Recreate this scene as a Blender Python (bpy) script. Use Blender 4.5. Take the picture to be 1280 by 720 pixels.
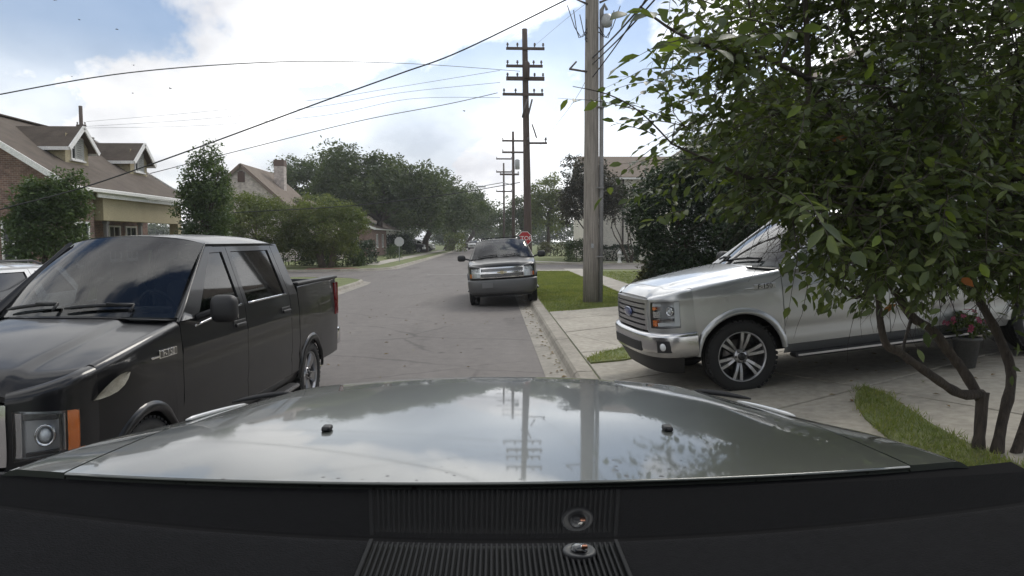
import bpy, bmesh, math, random
import numpy as np
from mathutils import Vector, Matrix

R = math.radians
sc = bpy.context.scene
for _o in list(bpy.data.objects):
    bpy.data.objects.remove(_o)
COL = sc.collection

# ------------------------------------------------------------------ camera
FPX, EYE = 880.0, 1.88                       # focal length in pixels of a 1280 wide picture
YAW, PITCH = math.atan(23 / FPX), math.atan(60 / FPX)
cam_d = bpy.data.cameras.new('dash_camera')
cam_d.sensor_width = 36
cam_d.lens = 36 * FPX / 1280
cam_d.clip_start, cam_d.clip_end = 0.03, 2500
cam = bpy.data.objects.new('dash_camera', cam_d)
COL.objects.link(cam)
cam.location = (0, 0, EYE)
cam.rotation_euler = (math.pi / 2 - PITCH, 0, -YAW)
sc.camera = cam

# ------------------------------------------------------------------ sky and sun
SUN_EL, SUN_AZ = R(42), R(30)                # azimuth measured from +Y towards +X
SUN = Vector((math.sin(SUN_AZ) * math.cos(SUN_EL), math.cos(SUN_AZ) * math.cos(SUN_EL), math.sin(SUN_EL)))
w = bpy.data.worlds.new('World')
sc.world = w
w.use_nodes = True
nt = w.node_tree
nt.nodes.clear()
N, L = nt.nodes.new, nt.links.new


def mth(nt, op, a, b=None, c=None, clamp=False):
    n = nt.nodes.new('ShaderNodeMath')
    n.operation = op
    n.use_clamp = clamp
    for i, v in enumerate((a, b, c)):
        if v is None:
            continue
        if isinstance(v, (int, float)):
            n.inputs[i].default_value = v
        else:
            nt.links.new(v, n.inputs[i])
    return n.outputs[0]


def ramp(nt, fac, stops, interp='LINEAR'):
    n = nt.nodes.new('ShaderNodeValToRGB')
    n.color_ramp.interpolation = interp
    el = n.color_ramp.elements
    while len(el) < len(stops):
        el.new(0.5)
    for e, (p, c) in zip(el, stops):
        e.position = p
        e.color = (c[0], c[1], c[2], 1) if not isinstance(c, (int, float)) else (c, c, c, 1)
    nt.links.new(fac, n.inputs[0])
    return n.outputs[0]


def mixc(nt, fac, a, b, mode='MIX'):
    n = nt.nodes.new('ShaderNodeMix')
    n.data_type = 'RGBA'
    n.blend_type = mode
    for i, v in ((0, fac), (6, a), (7, b)):
        if isinstance(v, (int, float)):
            n.inputs[i].default_value = v
        elif isinstance(v, tuple):
            n.inputs[i].default_value = (*v[:3], 1)
        else:
            nt.links.new(v, n.inputs[i])
    return n.outputs[2]


sky = N('ShaderNodeTexSky')
sky.sky_type = 'NISHITA'
sky.sun_disc = False
sky.dust_density = 0.3
sky.ozone_density = 3.0
sky.sun_elevation = SUN_EL
sky.sun_rotation = SUN_AZ
tc = N('ShaderNodeTexCoord')
sep = N('ShaderNodeSeparateXYZ')
L(tc.outputs['Generated'], sep.inputs[0])
den = mth(nt, 'ADD', mth(nt, 'MAXIMUM', sep.outputs[2], 0.0), 0.5)
comb = N('ShaderNodeCombineXYZ')
L(mth(nt, 'DIVIDE', sep.outputs[0], den), comb.inputs[0])
L(mth(nt, 'DIVIDE', sep.outputs[1], den), comb.inputs[1])
mp = N('ShaderNodeMapping')
mp.inputs['Location'].default_value = (3.45, 2.12, 1.07)
L(comb.outputs[0], mp.inputs[0])
n1 = N('ShaderNodeTexNoise')
n1.inputs['Scale'].default_value = 2.1
n1.inputs['Detail'].default_value = 9
n1.inputs['Roughness'].default_value = 0.56
n1.inputs['Distortion'].default_value = 0.35
L(mp.outputs[0], n1.inputs['Vector'])
cover = ramp(nt, n1.outputs[0], [(0.425, 0.0), (0.53, 1.0)], 'EASE')
n2 = N('ShaderNodeTexNoise')
n2.inputs['Scale'].default_value = 2.0
n2.inputs['Detail'].default_value = 7
n2.inputs['Roughness'].default_value = 0.5
mp2 = N('ShaderNodeMapping')
mp2.inputs['Location'].default_value = (5.415, 3.756, 1.07)
L(comb.outputs[0], mp2.inputs[0])
L(mp2.outputs[0], n2.inputs['Vector'])
shade = ramp(nt, n2.outputs[0], [(0.34, (5.8, 5.9, 6.3)), (0.45, (9.2, 9.3, 9.5)), (0.55, (12.8, 12.8, 12.7))])
# clouds glow more round the veiled sun
vm = N('ShaderNodeVectorMath')
vm.operation = 'DOT_PRODUCT'
L(tc.outputs['Generated'], vm.inputs[0])
vm.inputs[1].default_value = SUN
glow = mth(nt, 'POWER', mth(nt, 'MAXIMUM', vm.outputs['Value'], 0.0), 4.0)
gl = mth(nt, 'MULTIPLY_ADD', glow, 1.1, 0.92)
cloud = mixc(nt, 1.0, shade, gl, 'MULTIPLY')
low = ramp(nt, sep.outputs[2], [(0.0, 1.0), (0.15, 0.7), (0.25, 0.22), (0.38, 0.0)])
cv = mth(nt, 'MAXIMUM', cover, low)
bg = N('ShaderNodeBackground')
bg.inputs['Strength'].default_value = 0.105
L(mixc(nt, cv, sky.outputs[0], cloud), bg.inputs['Color'])
L(bg.outputs[0], N('ShaderNodeOutputWorld').inputs[0])

sun_d = bpy.data.lights.new('sun', 'SUN')
sun_d.energy = 1.5
sun_d.angle = R(20)
sun_d.color = (1.0, 0.95, 0.86)
sun = bpy.data.objects.new('sun', sun_d)
COL.objects.link(sun)
sun.rotation_euler = (-SUN).to_track_quat('-Z', 'Y').to_euler()

vs = sc.view_settings
vs.view_transform, vs.look, vs.exposure, vs.gamma = 'Standard', 'None', 0.1, 1.0
vs.use_curve_mapping = False
sc.cycles.max_bounces = 8
sc.cycles.diffuse_bounces = 3
sc.cycles.glossy_bounces = 4
sc.cycles.transparent_max_bounces = 12
sc.cycles.caustics_reflective = sc.cycles.caustics_refractive = False
sc.cycles.sample_clamp_indirect = 6

# ------------------------------------------------------------------ pixel helpers (only to survey the place)
_fw = Vector((math.sin(YAW) * math.cos(PITCH), math.cos(YAW) * math.cos(PITCH), -math.sin(PITCH)))
_rt = Vector((math.cos(YAW), -math.sin(YAW), 0))
_up = _rt.cross(_fw)
_C = Vector((0, 0, EYE))


def ray(px, py):
    return _fw + _rt * ((px - 640) / FPX) - _up * ((py - 360) / FPX)


def at(px, py, Y):
    d = ray(px, py)
    return _C + d * (Y / d.y)


def atx(px, py, X):
    d = ray(px, py)
    return _C + d * (X / d.x)


def gnd(px, py, z=0.0):
    d = ray(px, py)
    return _C + d * ((z - EYE) / d.z)


def px_of(p):
    q = Vector(p) - _C
    z = q.dot(_fw)
    if z < 0.05:
        return None
    return 640 + FPX * q.dot(_rt) / z, 360 - FPX * q.dot(_up) / z, z


# ------------------------------------------------------------------ materials
MATS = {}


def mat(name, base, rough=0.6, metal=0.0, spec=0.5, coat=0.0, coat_rough=0.03, var=0.0, vscale=3.0, vdetail=6, base2=None,
        bump=0.0, bscale=40.0, rvar=0.0, emit=0.0, coords='Object', stretch=(1, 1, 1), third=None):
    if name in MATS:
        return MATS[name]
    m = bpy.data.materials.new(name)
    m.use_nodes = True
    t = m.node_tree
    b = t.nodes['Principled BSDF']
    b.inputs['Base Color'].default_value = (*base, 1)
    b.inputs['Roughness'].default_value = rough
    b.inputs['Metallic'].default_value = metal
    b.inputs['Specular IOR Level'].default_value = spec
    b.inputs['Coat Weight'].default_value = coat
    b.inputs['Coat Roughness'].default_value = coat_rough
    if var or bump or base2 or rvar:
        c = t.nodes.new('ShaderNodeTexCoord')
        mpn = t.nodes.new('ShaderNodeMapping')
        mpn.inputs['Scale'].default_value = stretch
        t.links.new(c.outputs[coords], mpn.inputs[0])
        v = mpn.outputs[0]
        if var or base2:
            n = t.nodes.new('ShaderNodeTexNoise')
            n.inputs['Scale'].default_value = vscale
            n.inputs['Detail'].default_value = vdetail
            n.inputs['Roughness'].default_value = 0.6
            t.links.new(v, n.inputs['Vector'])
            b2 = base2 or tuple(x * (1 - var) for x in base)
            b1 = base if base2 else tuple(min(1, x * (1 + var)) for x in base)
            stops = [(0.33, b2), (0.67, b1)]
            if third:
                stops = [(0.3, b2), (0.5, b1), (0.7, third)]
            col = ramp(t, n.outputs[0], stops)
            n3 = t.nodes.new('ShaderNodeTexNoise')
            n3.inputs['Scale'].default_value = vscale * 14
            n3.inputs['Detail'].default_value = 3
            t.links.new(v, n3.inputs['Vector'])
            f = ramp(t, n3.outputs[0], [(0.3, 0.8), (0.7, 1.12)])
            t.links.new(mixc(t, 1.0, col, f, 'MULTIPLY'), b.inputs['Base Color'])
        if rvar:
            n4 = t.nodes.new('ShaderNodeTexNoise')
            n4.inputs['Scale'].default_value = vscale
            n4.inputs['Detail'].default_value = 5
            t.links.new(v, n4.inputs['Vector'])
            t.links.new(mth(t, 'MULTIPLY_ADD', n4.outputs[0], rvar, rough - rvar / 2), b.inputs['Roughness'])
        if bump:
            n2_ = t.nodes.new('ShaderNodeTexNoise')
            n2_.inputs['Scale'].default_value = bscale
            n2_.inputs['Detail'].default_value = 4
            t.links.new(v, n2_.inputs['Vector'])
            bp = t.nodes.new('ShaderNodeBump')
            bp.inputs['Strength'].default_value = bump
            bp.inputs['Distance'].default_value = 0.02
            t.links.new(n2_.outputs[0], bp.inputs['Height'])
            t.links.new(bp.outputs[0], b.inputs['Normal'])
    if emit:
        b.inputs['Emission Color'].default_value = (*base, 1)
        b.inputs['Emission Strength'].default_value = emit
    MATS[name] = m
    return m


def leaf_mat(name, cols, trans=0.35, rough=0.45, clump=0.5):
    """foliage: colour differs leaf by leaf and from clump to clump"""
    if name in MATS:
        return MATS[name]
    m = bpy.data.materials.new(name)
    m.use_nodes = True
    t = m.node_tree
    b = t.nodes['Principled BSDF']
    g = t.nodes.new('ShaderNodeNewGeometry')
    oi = t.nodes.new('ShaderNodeObjectInfo')
    r = mth(t, 'FRACT', mth(t, 'ADD', g.outputs['Random Per Island'], oi.outputs['Random']))
    k = len(cols)
    col = ramp(t, r, [(i / (k - 1), c) for i, c in enumerate(cols)])
    c = t.nodes.new('ShaderNodeTexCoord')
    n = t.nodes.new('ShaderNodeTexNoise')
    n.inputs['Scale'].default_value = clump
    n.inputs['Detail'].default_value = 3
    t.links.new(c.outputs['Object'], n.inputs['Vector'])
    f = ramp(t, n.outputs[0], [(0.3, (0.72, 0.78, 0.8)), (0.7, (1.25, 1.2, 1.0))])
    col = mixc(t, 1.0, col, f, 'MULTIPLY')
    t.links.new(col, b.inputs['Base Color'])
    b.inputs['Roughness'].default_value = rough
    b.inputs['Specular IOR Level'].default_value = 0.35
    tr = t.nodes.new('ShaderNodeBsdfTranslucent')
    t.links.new(mixc(t, 1.0, col, (1.5, 1.6, 0.6), 'MULTIPLY'), tr.inputs[0])
    mx = t.nodes.new('ShaderNodeMixShader')
    mx.inputs[0].default_value = trans
    t.links.new(b.outputs[0], mx.inputs[1])
    t.links.new(tr.outputs[0], mx.inputs[2])
    t.links.new(mx.outputs[0], t.nodes['Material Output'].inputs[0])
    MATS[name] = m
    return m


def brick_mat(name, c1, c2, mortar, scale=4.0):
    m = bpy.data.materials.new(name)
    m.use_nodes = True
    t = m.node_tree
    b = t.nodes['Principled BSDF']
    c = t.nodes.new('ShaderNodeTexCoord')
    s = t.nodes.new('ShaderNodeSeparateXYZ')
    t.links.new(c.outputs['Object'], s.inputs[0])
    cb = t.nodes.new('ShaderNodeCombineXYZ')
    t.links.new(mth(t, 'ADD', s.outputs[0], s.outputs[1]), cb.inputs[0])
    t.links.new(s.outputs[2], cb.inputs[1])
    br = t.nodes.new('ShaderNodeTexBrick')
    br.inputs['Scale'].default_value = scale
    br.inputs['Color1'].default_value = (*c1, 1)
    br.inputs['Color2'].default_value = (*c2, 1)
    br.inputs['Mortar'].default_value = (*mortar, 1)
    br.inputs['Mortar Size'].default_value = 0.03
    br.inputs['Brick Width'].default_value = 0.8
    br.inputs['Row Height'].default_value = 0.3
    t.links.new(cb.outputs[0], br.inputs['Vector'])
    n = t.nodes.new('ShaderNodeTexNoise')
    n.inputs['Scale'].default_value = 3.5
    n.inputs['Detail'].default_value = 8
    n.inputs['Roughness'].default_value = 0.75
    t.links.new(c.outputs['Object'], n.inputs['Vector'])
    f = ramp(t, n.outputs[0], [(0.3, 0.55), (0.7, 1.35)])
    t.links.new(mixc(t, 1.0, br.outputs[0], f, 'MULTIPLY'), b.inputs['Base Color'])
    b.inputs['Roughness'].default_value = 0.9
    bp = t.nodes.new('ShaderNodeBump')
    bp.inputs['Strength'].default_value = 0.6
    bp.inputs['Distance'].default_value = 0.01
    bp.invert = True
    t.links.new(br.outputs['Fac'], bp.inputs['Height'])
    t.links.new(bp.outputs[0], b.inputs['Normal'])
    MATS[name] = m
    return m


def clear_mat(name, tint=(0.9, 0.92, 0.93), ior=1.5):
    m = bpy.data.materials.new(name)
    m.use_nodes = True
    t = m.node_tree
    t.nodes.remove(t.nodes['Principled BSDF'])
    tr = t.nodes.new('ShaderNodeBsdfTransparent')
    tr.inputs[0].default_value = (*tint, 1)
    gl_ = t.nodes.new('ShaderNodeBsdfGlossy')
    gl_.inputs['Roughness'].default_value = 0.03
    ge = t.nodes.new('ShaderNodeNewGeometry')
    dt = t.nodes.new('ShaderNodeVectorMath')
    dt.operation = 'DOT_PRODUCT'
    t.links.new(ge.outputs['Normal'], dt.inputs[0])
    t.links.new(ge.outputs['Incoming'], dt.inputs[1])
    f0 = 2 * ((ior - 1) / (ior + 1)) ** 2                    # both faces of the pane
    sch = mth(t, 'POWER', mth(t, 'SUBTRACT', 1.0, mth(t, 'ABSOLUTE', dt.outputs['Value'])), 5.0)
    mx = t.nodes.new('ShaderNodeMixShader')
    t.links.new(mth(t, 'MULTIPLY_ADD', sch, 1 - f0, f0), mx.inputs[0])
    t.links.new(tr.outputs[0], mx.inputs[1])
    t.links.new(gl_.outputs[0], mx.inputs[2])
    t.links.new(mx.outputs[0], t.nodes['Material Output'].inputs[0])
    MATS[name] = m
    return m


# ------------------------------------------------------------------ mesh builder
def tag(o, label=None, cat=None, group=None, kind=None):
    for k, v in (('label', label), ('category', cat), ('group', group), ('kind', kind)):
        if v:
            o[k] = v
    return o


def empty(name, loc=(0, 0, 0), rz=0.0):
    o = bpy.data.objects.new(name, None)
    COL.objects.link(o)
    o.location = loc
    o.rotation_euler = (0, 0, rz)
    o.empty_display_size = 0.2
    return o


def obj_of(name, me, parent=None):
    o = bpy.data.objects.new(name, me)
    COL.objects.link(o)
    if parent is not None:
        o.parent = parent
    return o


_cube_cache = {}


def chamfer_cube(sx, sy, sz, b, seg=1):
    bm = bmesh.new()
    bmesh.ops.create_cube(bm, size=1)
    bmesh.ops.scale(bm, vec=(sx, sy, sz), verts=bm.verts)
    if b > 0:
        bmesh.ops.bevel(bm, geom=bm.edges[:], offset=b, segments=seg, profile=0.5, affect='EDGES')
    v = [x.co.copy() for x in bm.verts]
    bm.verts.index_update()
    f = [[q.index for q in p.verts] for p in bm.faces]
    bm.free()
    return v, f


class MB:
    def __init__(self):
        self.v, self.f, self.m, self.s = [], [], [], []

    def add(self, verts, faces, mi=0, smooth=False):
        k = len(self.v)
        self.v += [tuple(x) for x in verts]
        for f in faces:
            self.f.append([i + k for i in f])
            self.m.append(mi)
            self.s.append(smooth)
        return self

    def box(self, c, s, b=0.0, rot=None, mi=0, seg=1):
        v, f = chamfer_cube(s[0], s[1], s[2], b, seg)
        c = Vector(c)
        v = [(rot @ x if rot is not None else x) + c for x in v]
        return self.add(v, f, mi, seg > 1)

    def bar(self, a, b_, wd, th, bev=0.0, mi=0, upv=(0, 0, 1)):
        """a box from point a to point b"""
        a, b_ = Vector(a), Vector(b_)
        d = b_ - a
        ln = d.length
        x = d.normalized()
        y = Vector(upv).cross(x)
        if y.length < 1e-4:
            y = Vector((0, 1, 0))
        y.normalize()
        z = x.cross(y)
        rot = Matrix((x, y, z)).transposed()
        return self.box((a + b_) / 2, (ln, wd, th), bev, rot, mi)

    def tube(self, pts, rad, n=8, mi=0, cap=True, smooth=True):
        pts = [Vector(p) for p in pts]
        if isinstance(rad, (int, float)):
            rad = [rad] * len(pts)
        vs_, fs = [], []
        t0 = (pts[1] - pts[0]).normalized()
        u = t0.orthogonal().normalized()
        for i, p in enumerate(pts):
            t = (pts[min(i + 1, len(pts) - 1)] - pts[max(i - 1, 0)]).normalized()
            u = (u - t * u.dot(t))
            u = u.normalized() if u.length > 1e-6 else t.orthogonal().normalized()
            wv = t.cross(u)
            for k in range(n):
                a = 2 * math.pi * k / n
                vs_.append(p + (u * math.cos(a) + wv * math.sin(a)) * rad[i])
        for i in range(len(pts) - 1):
            for k in range(n):
                a, b_ = i * n + k, i * n + (k + 1) % n
                fs.append([a, b_, b_ + n, a + n])
        if cap:
            fs.append(list(range(n))[::-1])
            fs.append([(len(pts) - 1) * n + k for k in range(n)])
        return self.add(vs_, fs, mi, smooth)

    def lathe(self, prof, n=32, mtx=None, mi=0, smooth=True, close=False):
        """prof: (radius, height) about local z"""
        vs_, fs = [], []
        mtx = mtx or Matrix.Identity(4)
        for r, h in prof:
            for k in range(n):
                a = 2 * math.pi * k / n
                vs_.append(mtx @ Vector((r * math.cos(a), r * math.sin(a), h)))
        rows = len(prof)
        for i in range(rows - 1 + (1 if close else 0)):
            j = (i + 1) % rows
            for k in range(n):
                k2 = (k + 1) % n
                fs.append([i * n + k, i * n + k2, j * n + k2, j * n + k])
        return self.add(vs_, fs, mi, smooth)

    def grid(self, fn, nu, nv, mi=0, smooth=True, skirt=None, us=None, vs=None):
        us = us or [i / nu for i in range(nu + 1)]
        vs = vs or [i / nv for i in range(nv + 1)]
        nu, nv = len(us) - 1, len(vs) - 1
        P = [[Vector(fn(u, v)) for v in vs] for u in us]
        vv = [p for row in P for p in row]
        w_ = nv + 1
        ff = [[i * w_ + j, (i + 1) * w_ + j, (i + 1) * w_ + j + 1, i * w_ + j + 1] for i in range(nu) for j in range(nv)]
        self.add(vv, ff, mi, smooth)
        if skirt is not None:
            sk = Vector(skirt)
            loop = [P[i][0] for i in range(nu + 1)] + [P[nu][j] for j in range(1, nv + 1)] + \
                   [P[i][nv] for i in range(nu - 1, -1, -1)] + [P[0][j] for j in range(nv - 1, 0, -1)]
            n = len(loop)
            self.add(loop + [p + sk for p in loop], [[i, (i + 1) % n, n + (i + 1) % n, n + i] for i in range(n)], mi, False)
        return self

    def ring(self, fn, O, Q, n=8, k=2, mi=0, reveal=None, mi2=None, skirt=None):
        """band between the quads O and Q given in the parameters of fn; reveal: vector along which the inner edge goes in"""
        def loop(K):
            o = []
            for i in range(4):
                a, b_ = K[i], K[(i + 1) % 4]
                for j in range(n):
                    t = j / n
                    o.append((a[0] + (b_[0] - a[0]) * t, a[1] + (b_[1] - a[1]) * t))
            return o
        lo, li = loop(O), loop(Q)
        m = len(lo)
        vv, ff = [], []
        for s in range(k + 1):
            t = s / k
            for a, b_ in zip(lo, li):
                vv.append(Vector(fn(a[0] + (b_[0] - a[0]) * t, a[1] + (b_[1] - a[1]) * t)))
        for s in range(k):
            for i in range(m):
                j = (i + 1) % m
                ff.append([s * m + i, s * m + j, (s + 1) * m + j, (s + 1) * m + i])
        self.add(vv, ff, mi, True)
        if reveal is not None:
            rv = Vector(reveal)
            inner = vv[k * m:]
            self.add(inner + [p + rv for p in inner], [[i, (i + 1) % m, m + (i + 1) % m, m + i] for i in range(m)],
                     mi if mi2 is None else mi2, False)
        if skirt is not None:
            sv = Vector(skirt)
            out = vv[:m]
            self.add(out + [p + sv for p in out], [[i, (i + 1) % m, m + (i + 1) % m, m + i] for i in range(m)], mi, False)
        return self

    def mesh(self, name, mats):
        me = bpy.data.meshes.new(name)
        me.from_pydata([tuple(x) for x in self.v], [], self.f)
        for m in (mats if isinstance(mats, (list, tuple)) else [mats]):
            me.materials.append(m)
        me.polygons.foreach_set('material_index', self.m)
        me.polygons.foreach_set('use_smooth', self.s)
        me.update()
        return me

    def build(self, name, mats, parent=None):
        return obj_of(name, self.mesh(name, mats), parent)


def quadpatch(fn, Q):
    """bilinear map of the unit square on quad Q (p0 p1 p2 p3 round) of fn's parameters"""
    def g(u, v):
        a = [Q[0][i] * (1 - u) + Q[1][i] * u for i in (0, 1)]
        b_ = [Q[3][i] * (1 - u) + Q[2][i] * u for i in (0, 1)]
        return fn(a[0] * (1 - v) + b_[0] * v, a[1] * (1 - v) + b_[1] * v)
    return g


def text_mesh(body, size, extrude, mat_, name, parent, mtx):
    cu = bpy.data.curves.new('t', 'FONT')
    cu.body = body
    cu.size = size
    cu.extrude = extrude
    cu.align_x = 'CENTER'
    cu.align_y = 'CENTER'
    cu.resolution_u = 3
    tmp = bpy.data.objects.new('t', cu)
    COL.objects.link(tmp)
    dg = bpy.context.evaluated_depsgraph_get()
    me = bpy.data.meshes.new_from_object(tmp.evaluated_get(dg))
    bpy.data.objects.remove(tmp)
    bpy.data.curves.remove(cu)
    me.name = name
    me.materials.clear()
    me.materials.append(mat_)
    o = obj_of(name, me, parent)
    o.matrix_local = mtx
    return o


def np_mesh(name, verts, faces4, mats, smooth=False, tri=False):
    """fast mesh from numpy arrays; faces all of one size"""
    me = bpy.data.meshes.new(name)
    k = faces4.shape[1]
    me.vertices.add(len(verts))
    me.vertices.foreach_set('co', verts.astype(np.float32).ravel())
    me.loops.add(faces4.size)
    me.loops.foreach_set('vertex_index', faces4.astype(np.int32).ravel())
    me.polygons.add(len(faces4))
    me.polygons.foreach_set('loop_start', np.arange(len(faces4), dtype=np.int32) * k)
    me.polygons.foreach_set('use_smooth', np.full(len(faces4), smooth))
    for m in mats:
        me.materials.append(m)
    me.update(calc_edges=True)
    me.validate()
    return me

# ------------------------------------------------------------------ the ground
def smooth01(t):
    t = max(0.0, min(1.0, t))
    return t * t * (3 - 2 * t)


def gz(X, Y):
    """height of the block on the right: the driveways climb towards the houses"""
    return 0.13 + 0.10 * max(0.0, min(5.0, X - 2.2)) * (1 - smooth01((Y - 13) / 7))


def asphalt_mat():
    m = bpy.data.materials.new('asphalt')
    m.use_nodes = True
    t = m.node_tree
    b = t.nodes['Principled BSDF']
    c = t.nodes.new('ShaderNodeTexCoord')

    def noise(scale, detail, rough=0.6, st=None):
        n = t.nodes.new('ShaderNodeTexNoise')
        n.inputs['Scale'].default_value = scale
        n.inputs['Detail'].default_value = detail
        n.inputs['Roughness'].default_value = rough
        v = c.outputs['Object']
        if st:
            mpn = t.nodes.new('ShaderNodeMapping')
            mpn.inputs['Scale'].default_value = st
            t.links.new(v, mpn.inputs[0])
            v = mpn.outputs[0]
        t.links.new(v, n.inputs['Vector'])
        return n.outputs[0]
    big = ramp(t, noise(0.35, 5, st=(1.6, 0.35, 1)), [(0.3, (0.124, 0.111, 0.102)), (0.7, (0.162, 0.148, 0.137))])
    agg = ramp(t, noise(75, 2), [(0.3, 0.62), (0.5, 1.0), (0.72, 1.5)])
    col = mixc(t, 1.0, big, agg, 'MULTIPLY')
    mid = ramp(t, noise(5, 6, 0.7), [(0.35, 0.86), (0.65, 1.1)])
    col = mixc(t, 1.0, col, mid, 'MULTIPLY')
    vo = t.nodes.new('ShaderNodeTexVoronoi')
    vo.feature = 'DISTANCE_TO_EDGE'
    vo.inputs['Scale'].default_value = 0.33
    mpn = t.nodes.new('ShaderNodeMapping')
    mpn.inputs['Scale'].default_value = (0.6, 0.9, 1)
    dn = t.nodes.new('ShaderNodeTexNoise')
    dn.inputs['Scale'].default_value = 1.3
    dn.inputs['Detail'].default_value = 6
    t.links.new(c.outputs['Object'], dn.inputs['Vector'])
    t.links.new(mixc(t, 0.12, c.outputs['Object'], dn.outputs['Color'], 'LINEAR_LIGHT'), mpn.inputs[0])
    t.links.new(mpn.outputs[0], vo.inputs['Vector'])
    crack = ramp(t, vo.outputs[0], [(0.0, 0.6), (0.009, 1.0)])
    # darker resurfaced strips and oil drips along the wheel tracks
    stain = ramp(t, noise(0.8, 4, 0.6, st=(1.0, 0.22, 1)), [(0.56, 1.0), (0.66, 0.80)])
    col = mixc(t, 1.0, col, stain, 'MULTIPLY')
    drip = ramp(t, noise(2.6, 3, 0.5), [(0.66, 1.0), (0.74, 0.62)])
    col = mixc(t, 1.0, col, drip, 'MULTIPLY')
    col = mixc(t, mth(t, 'MULTIPLY', ramp(t, noise(0.5, 2), [(0.36, 0.0), (0.5, 1.0)]), 1.0), col, mixc(t, 1.0, col, crack, 'MULTIPLY'))
    t.links.new(col, b.inputs['Base Color'])
    b.inputs['Roughness'].default_value = 0.85
    bp = t.nodes.new('ShaderNodeBump')
    bp.inputs['Strength'].default_value = 0.5
    bp.inputs['Distance'].default_value = 0.006
    t.links.new(noise(90, 2), bp.inputs['Height'])
    t.links.new(bp.outputs[0], b.inputs['Normal'])
    return m


M_asph = asphalt_mat()
M_turf = mat('turf', (0.135, 0.16, 0.05), 0.9, base2=(0.08, 0.11, 0.03), vscale=0.9, bump=0.8, bscale=60, third=(0.18, 0.185, 0.07))
M_conc = mat('concrete', (0.40, 0.37, 0.31), 0.85, base2=(0.29, 0.265, 0.22), vscale=0.8, vdetail=9, bump=0.25, bscale=120)
M_kerb = mat('kerb_concrete', (0.36, 0.33, 0.275), 0.85, base2=(0.22, 0.20, 0.165), vscale=1.3, vdetail=9, bump=0.25, bscale=90)
M_gutter = mat('gutter_concrete', (0.34, 0.315, 0.27), 0.85, base2=(0.20, 0.185, 0.155), vscale=0.9, vdetail=9, bump=0.25, bscale=90)
M_walk = mat('walk_concrete', (0.42, 0.39, 0.34), 0.85, base2=(0.30, 0.275, 0.235), vscale=1.2, vdetail=9, bump=0.2, bscale=90)
M_joint = mat('joint_soil', (0.075, 0.07, 0.055), 0.95, var=0.3, vscale=8)
M_brickramp = mat('ramp_brick', (0.24, 0.11, 0.085), 0.9, var=0.25, vscale=5)
M_white = mat('white_paint', (0.72, 0.71, 0.68), 0.55, var=0.06, vscale=3)
M_farground = mat('far_ground', (0.07, 0.10, 0.03), 0.95, base2=(0.05, 0.075, 0.02), vscale=0.05)

g = MB()
g.add([(-420, -90, -0.03), (420, -90, -0.03), (420, 640, -0.03), (-420, 640, -0.03)], [[0, 1, 2, 3]])
tag(g.build('ground', M_farground), kind='structure')
g = MB()
ys_ = [-14, -4, 4, 12, 20, 28, 36, 44, 54, 70, 100, 150, 260]
for a, b in zip(ys_[:-1], ys_[1:]):
    g.add([(-7.4, a, 0), (1.03, a, 0), (1.03, b, 0), (-7.4, b, 0)], [[0, 1, 2, 3]])
g.add([(-90, 33, 0), (-7.4, 33, 0), (-7.4, 47.5, 0), (-90, 47.5, 0)], [[0, 1, 2, 3]])
g.add([(1.03, 42.0, 0), (90, 42.0, 0), (90, 54, 0), (1.03, 54, 0)], [[0, 1, 2, 3]])
tag(g.build('road', M_asph), kind='structure')
# worn painted bar at the crossing, seen beyond the parked van
g = MB()
g.add([(-3.6, 38.1, 0.004), (-0.3, 38.5, 0.004), (-0.3, 38.85, 0.004), (-3.6, 38.45, 0.004)], [[0, 1, 2, 3]])
tag(g.build('road_marking', mat('worn_paint', (0.30, 0.29, 0.28), 0.85, base2=(0.15, 0.14, 0.135), vscale=6)), kind='structure')


def arc(c, r, a0, a1, n=8):
    return [(c[0] + r * math.cos(R(a0 + (a1 - a0) * i / n)), c[1] + r * math.sin(R(a0 + (a1 - a0) * i / n))) for i in range(n + 1)]


def block(name, outline, z=0.13, zf=None, m=None, kind='structure'):
    """a raised piece of ground: its top and a shallow side"""
    bm = bmesh.new()
    vs_ = [bm.verts.new((x, y, zf(x, y) if zf else z)) for x, y in outline]
    f = bm.faces.new(vs_)
    lo = [bm.verts.new((x, y, -0.02)) for x, y in outline]
    n = len(vs_)
    for i in range(n):
        bm.faces.new([vs_[i], lo[i], lo[(i + 1) % n], vs_[(i + 1) % n]])
    bmesh.ops.triangulate(bm, faces=[f])
    me = bpy.data.meshes.new(name)
    bm.to_mesh(me)
    bm.free()
    me.materials.append(m or M_turf)
    o = obj_of(name, me)
    tag(o, kind=kind)
    return o


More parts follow.
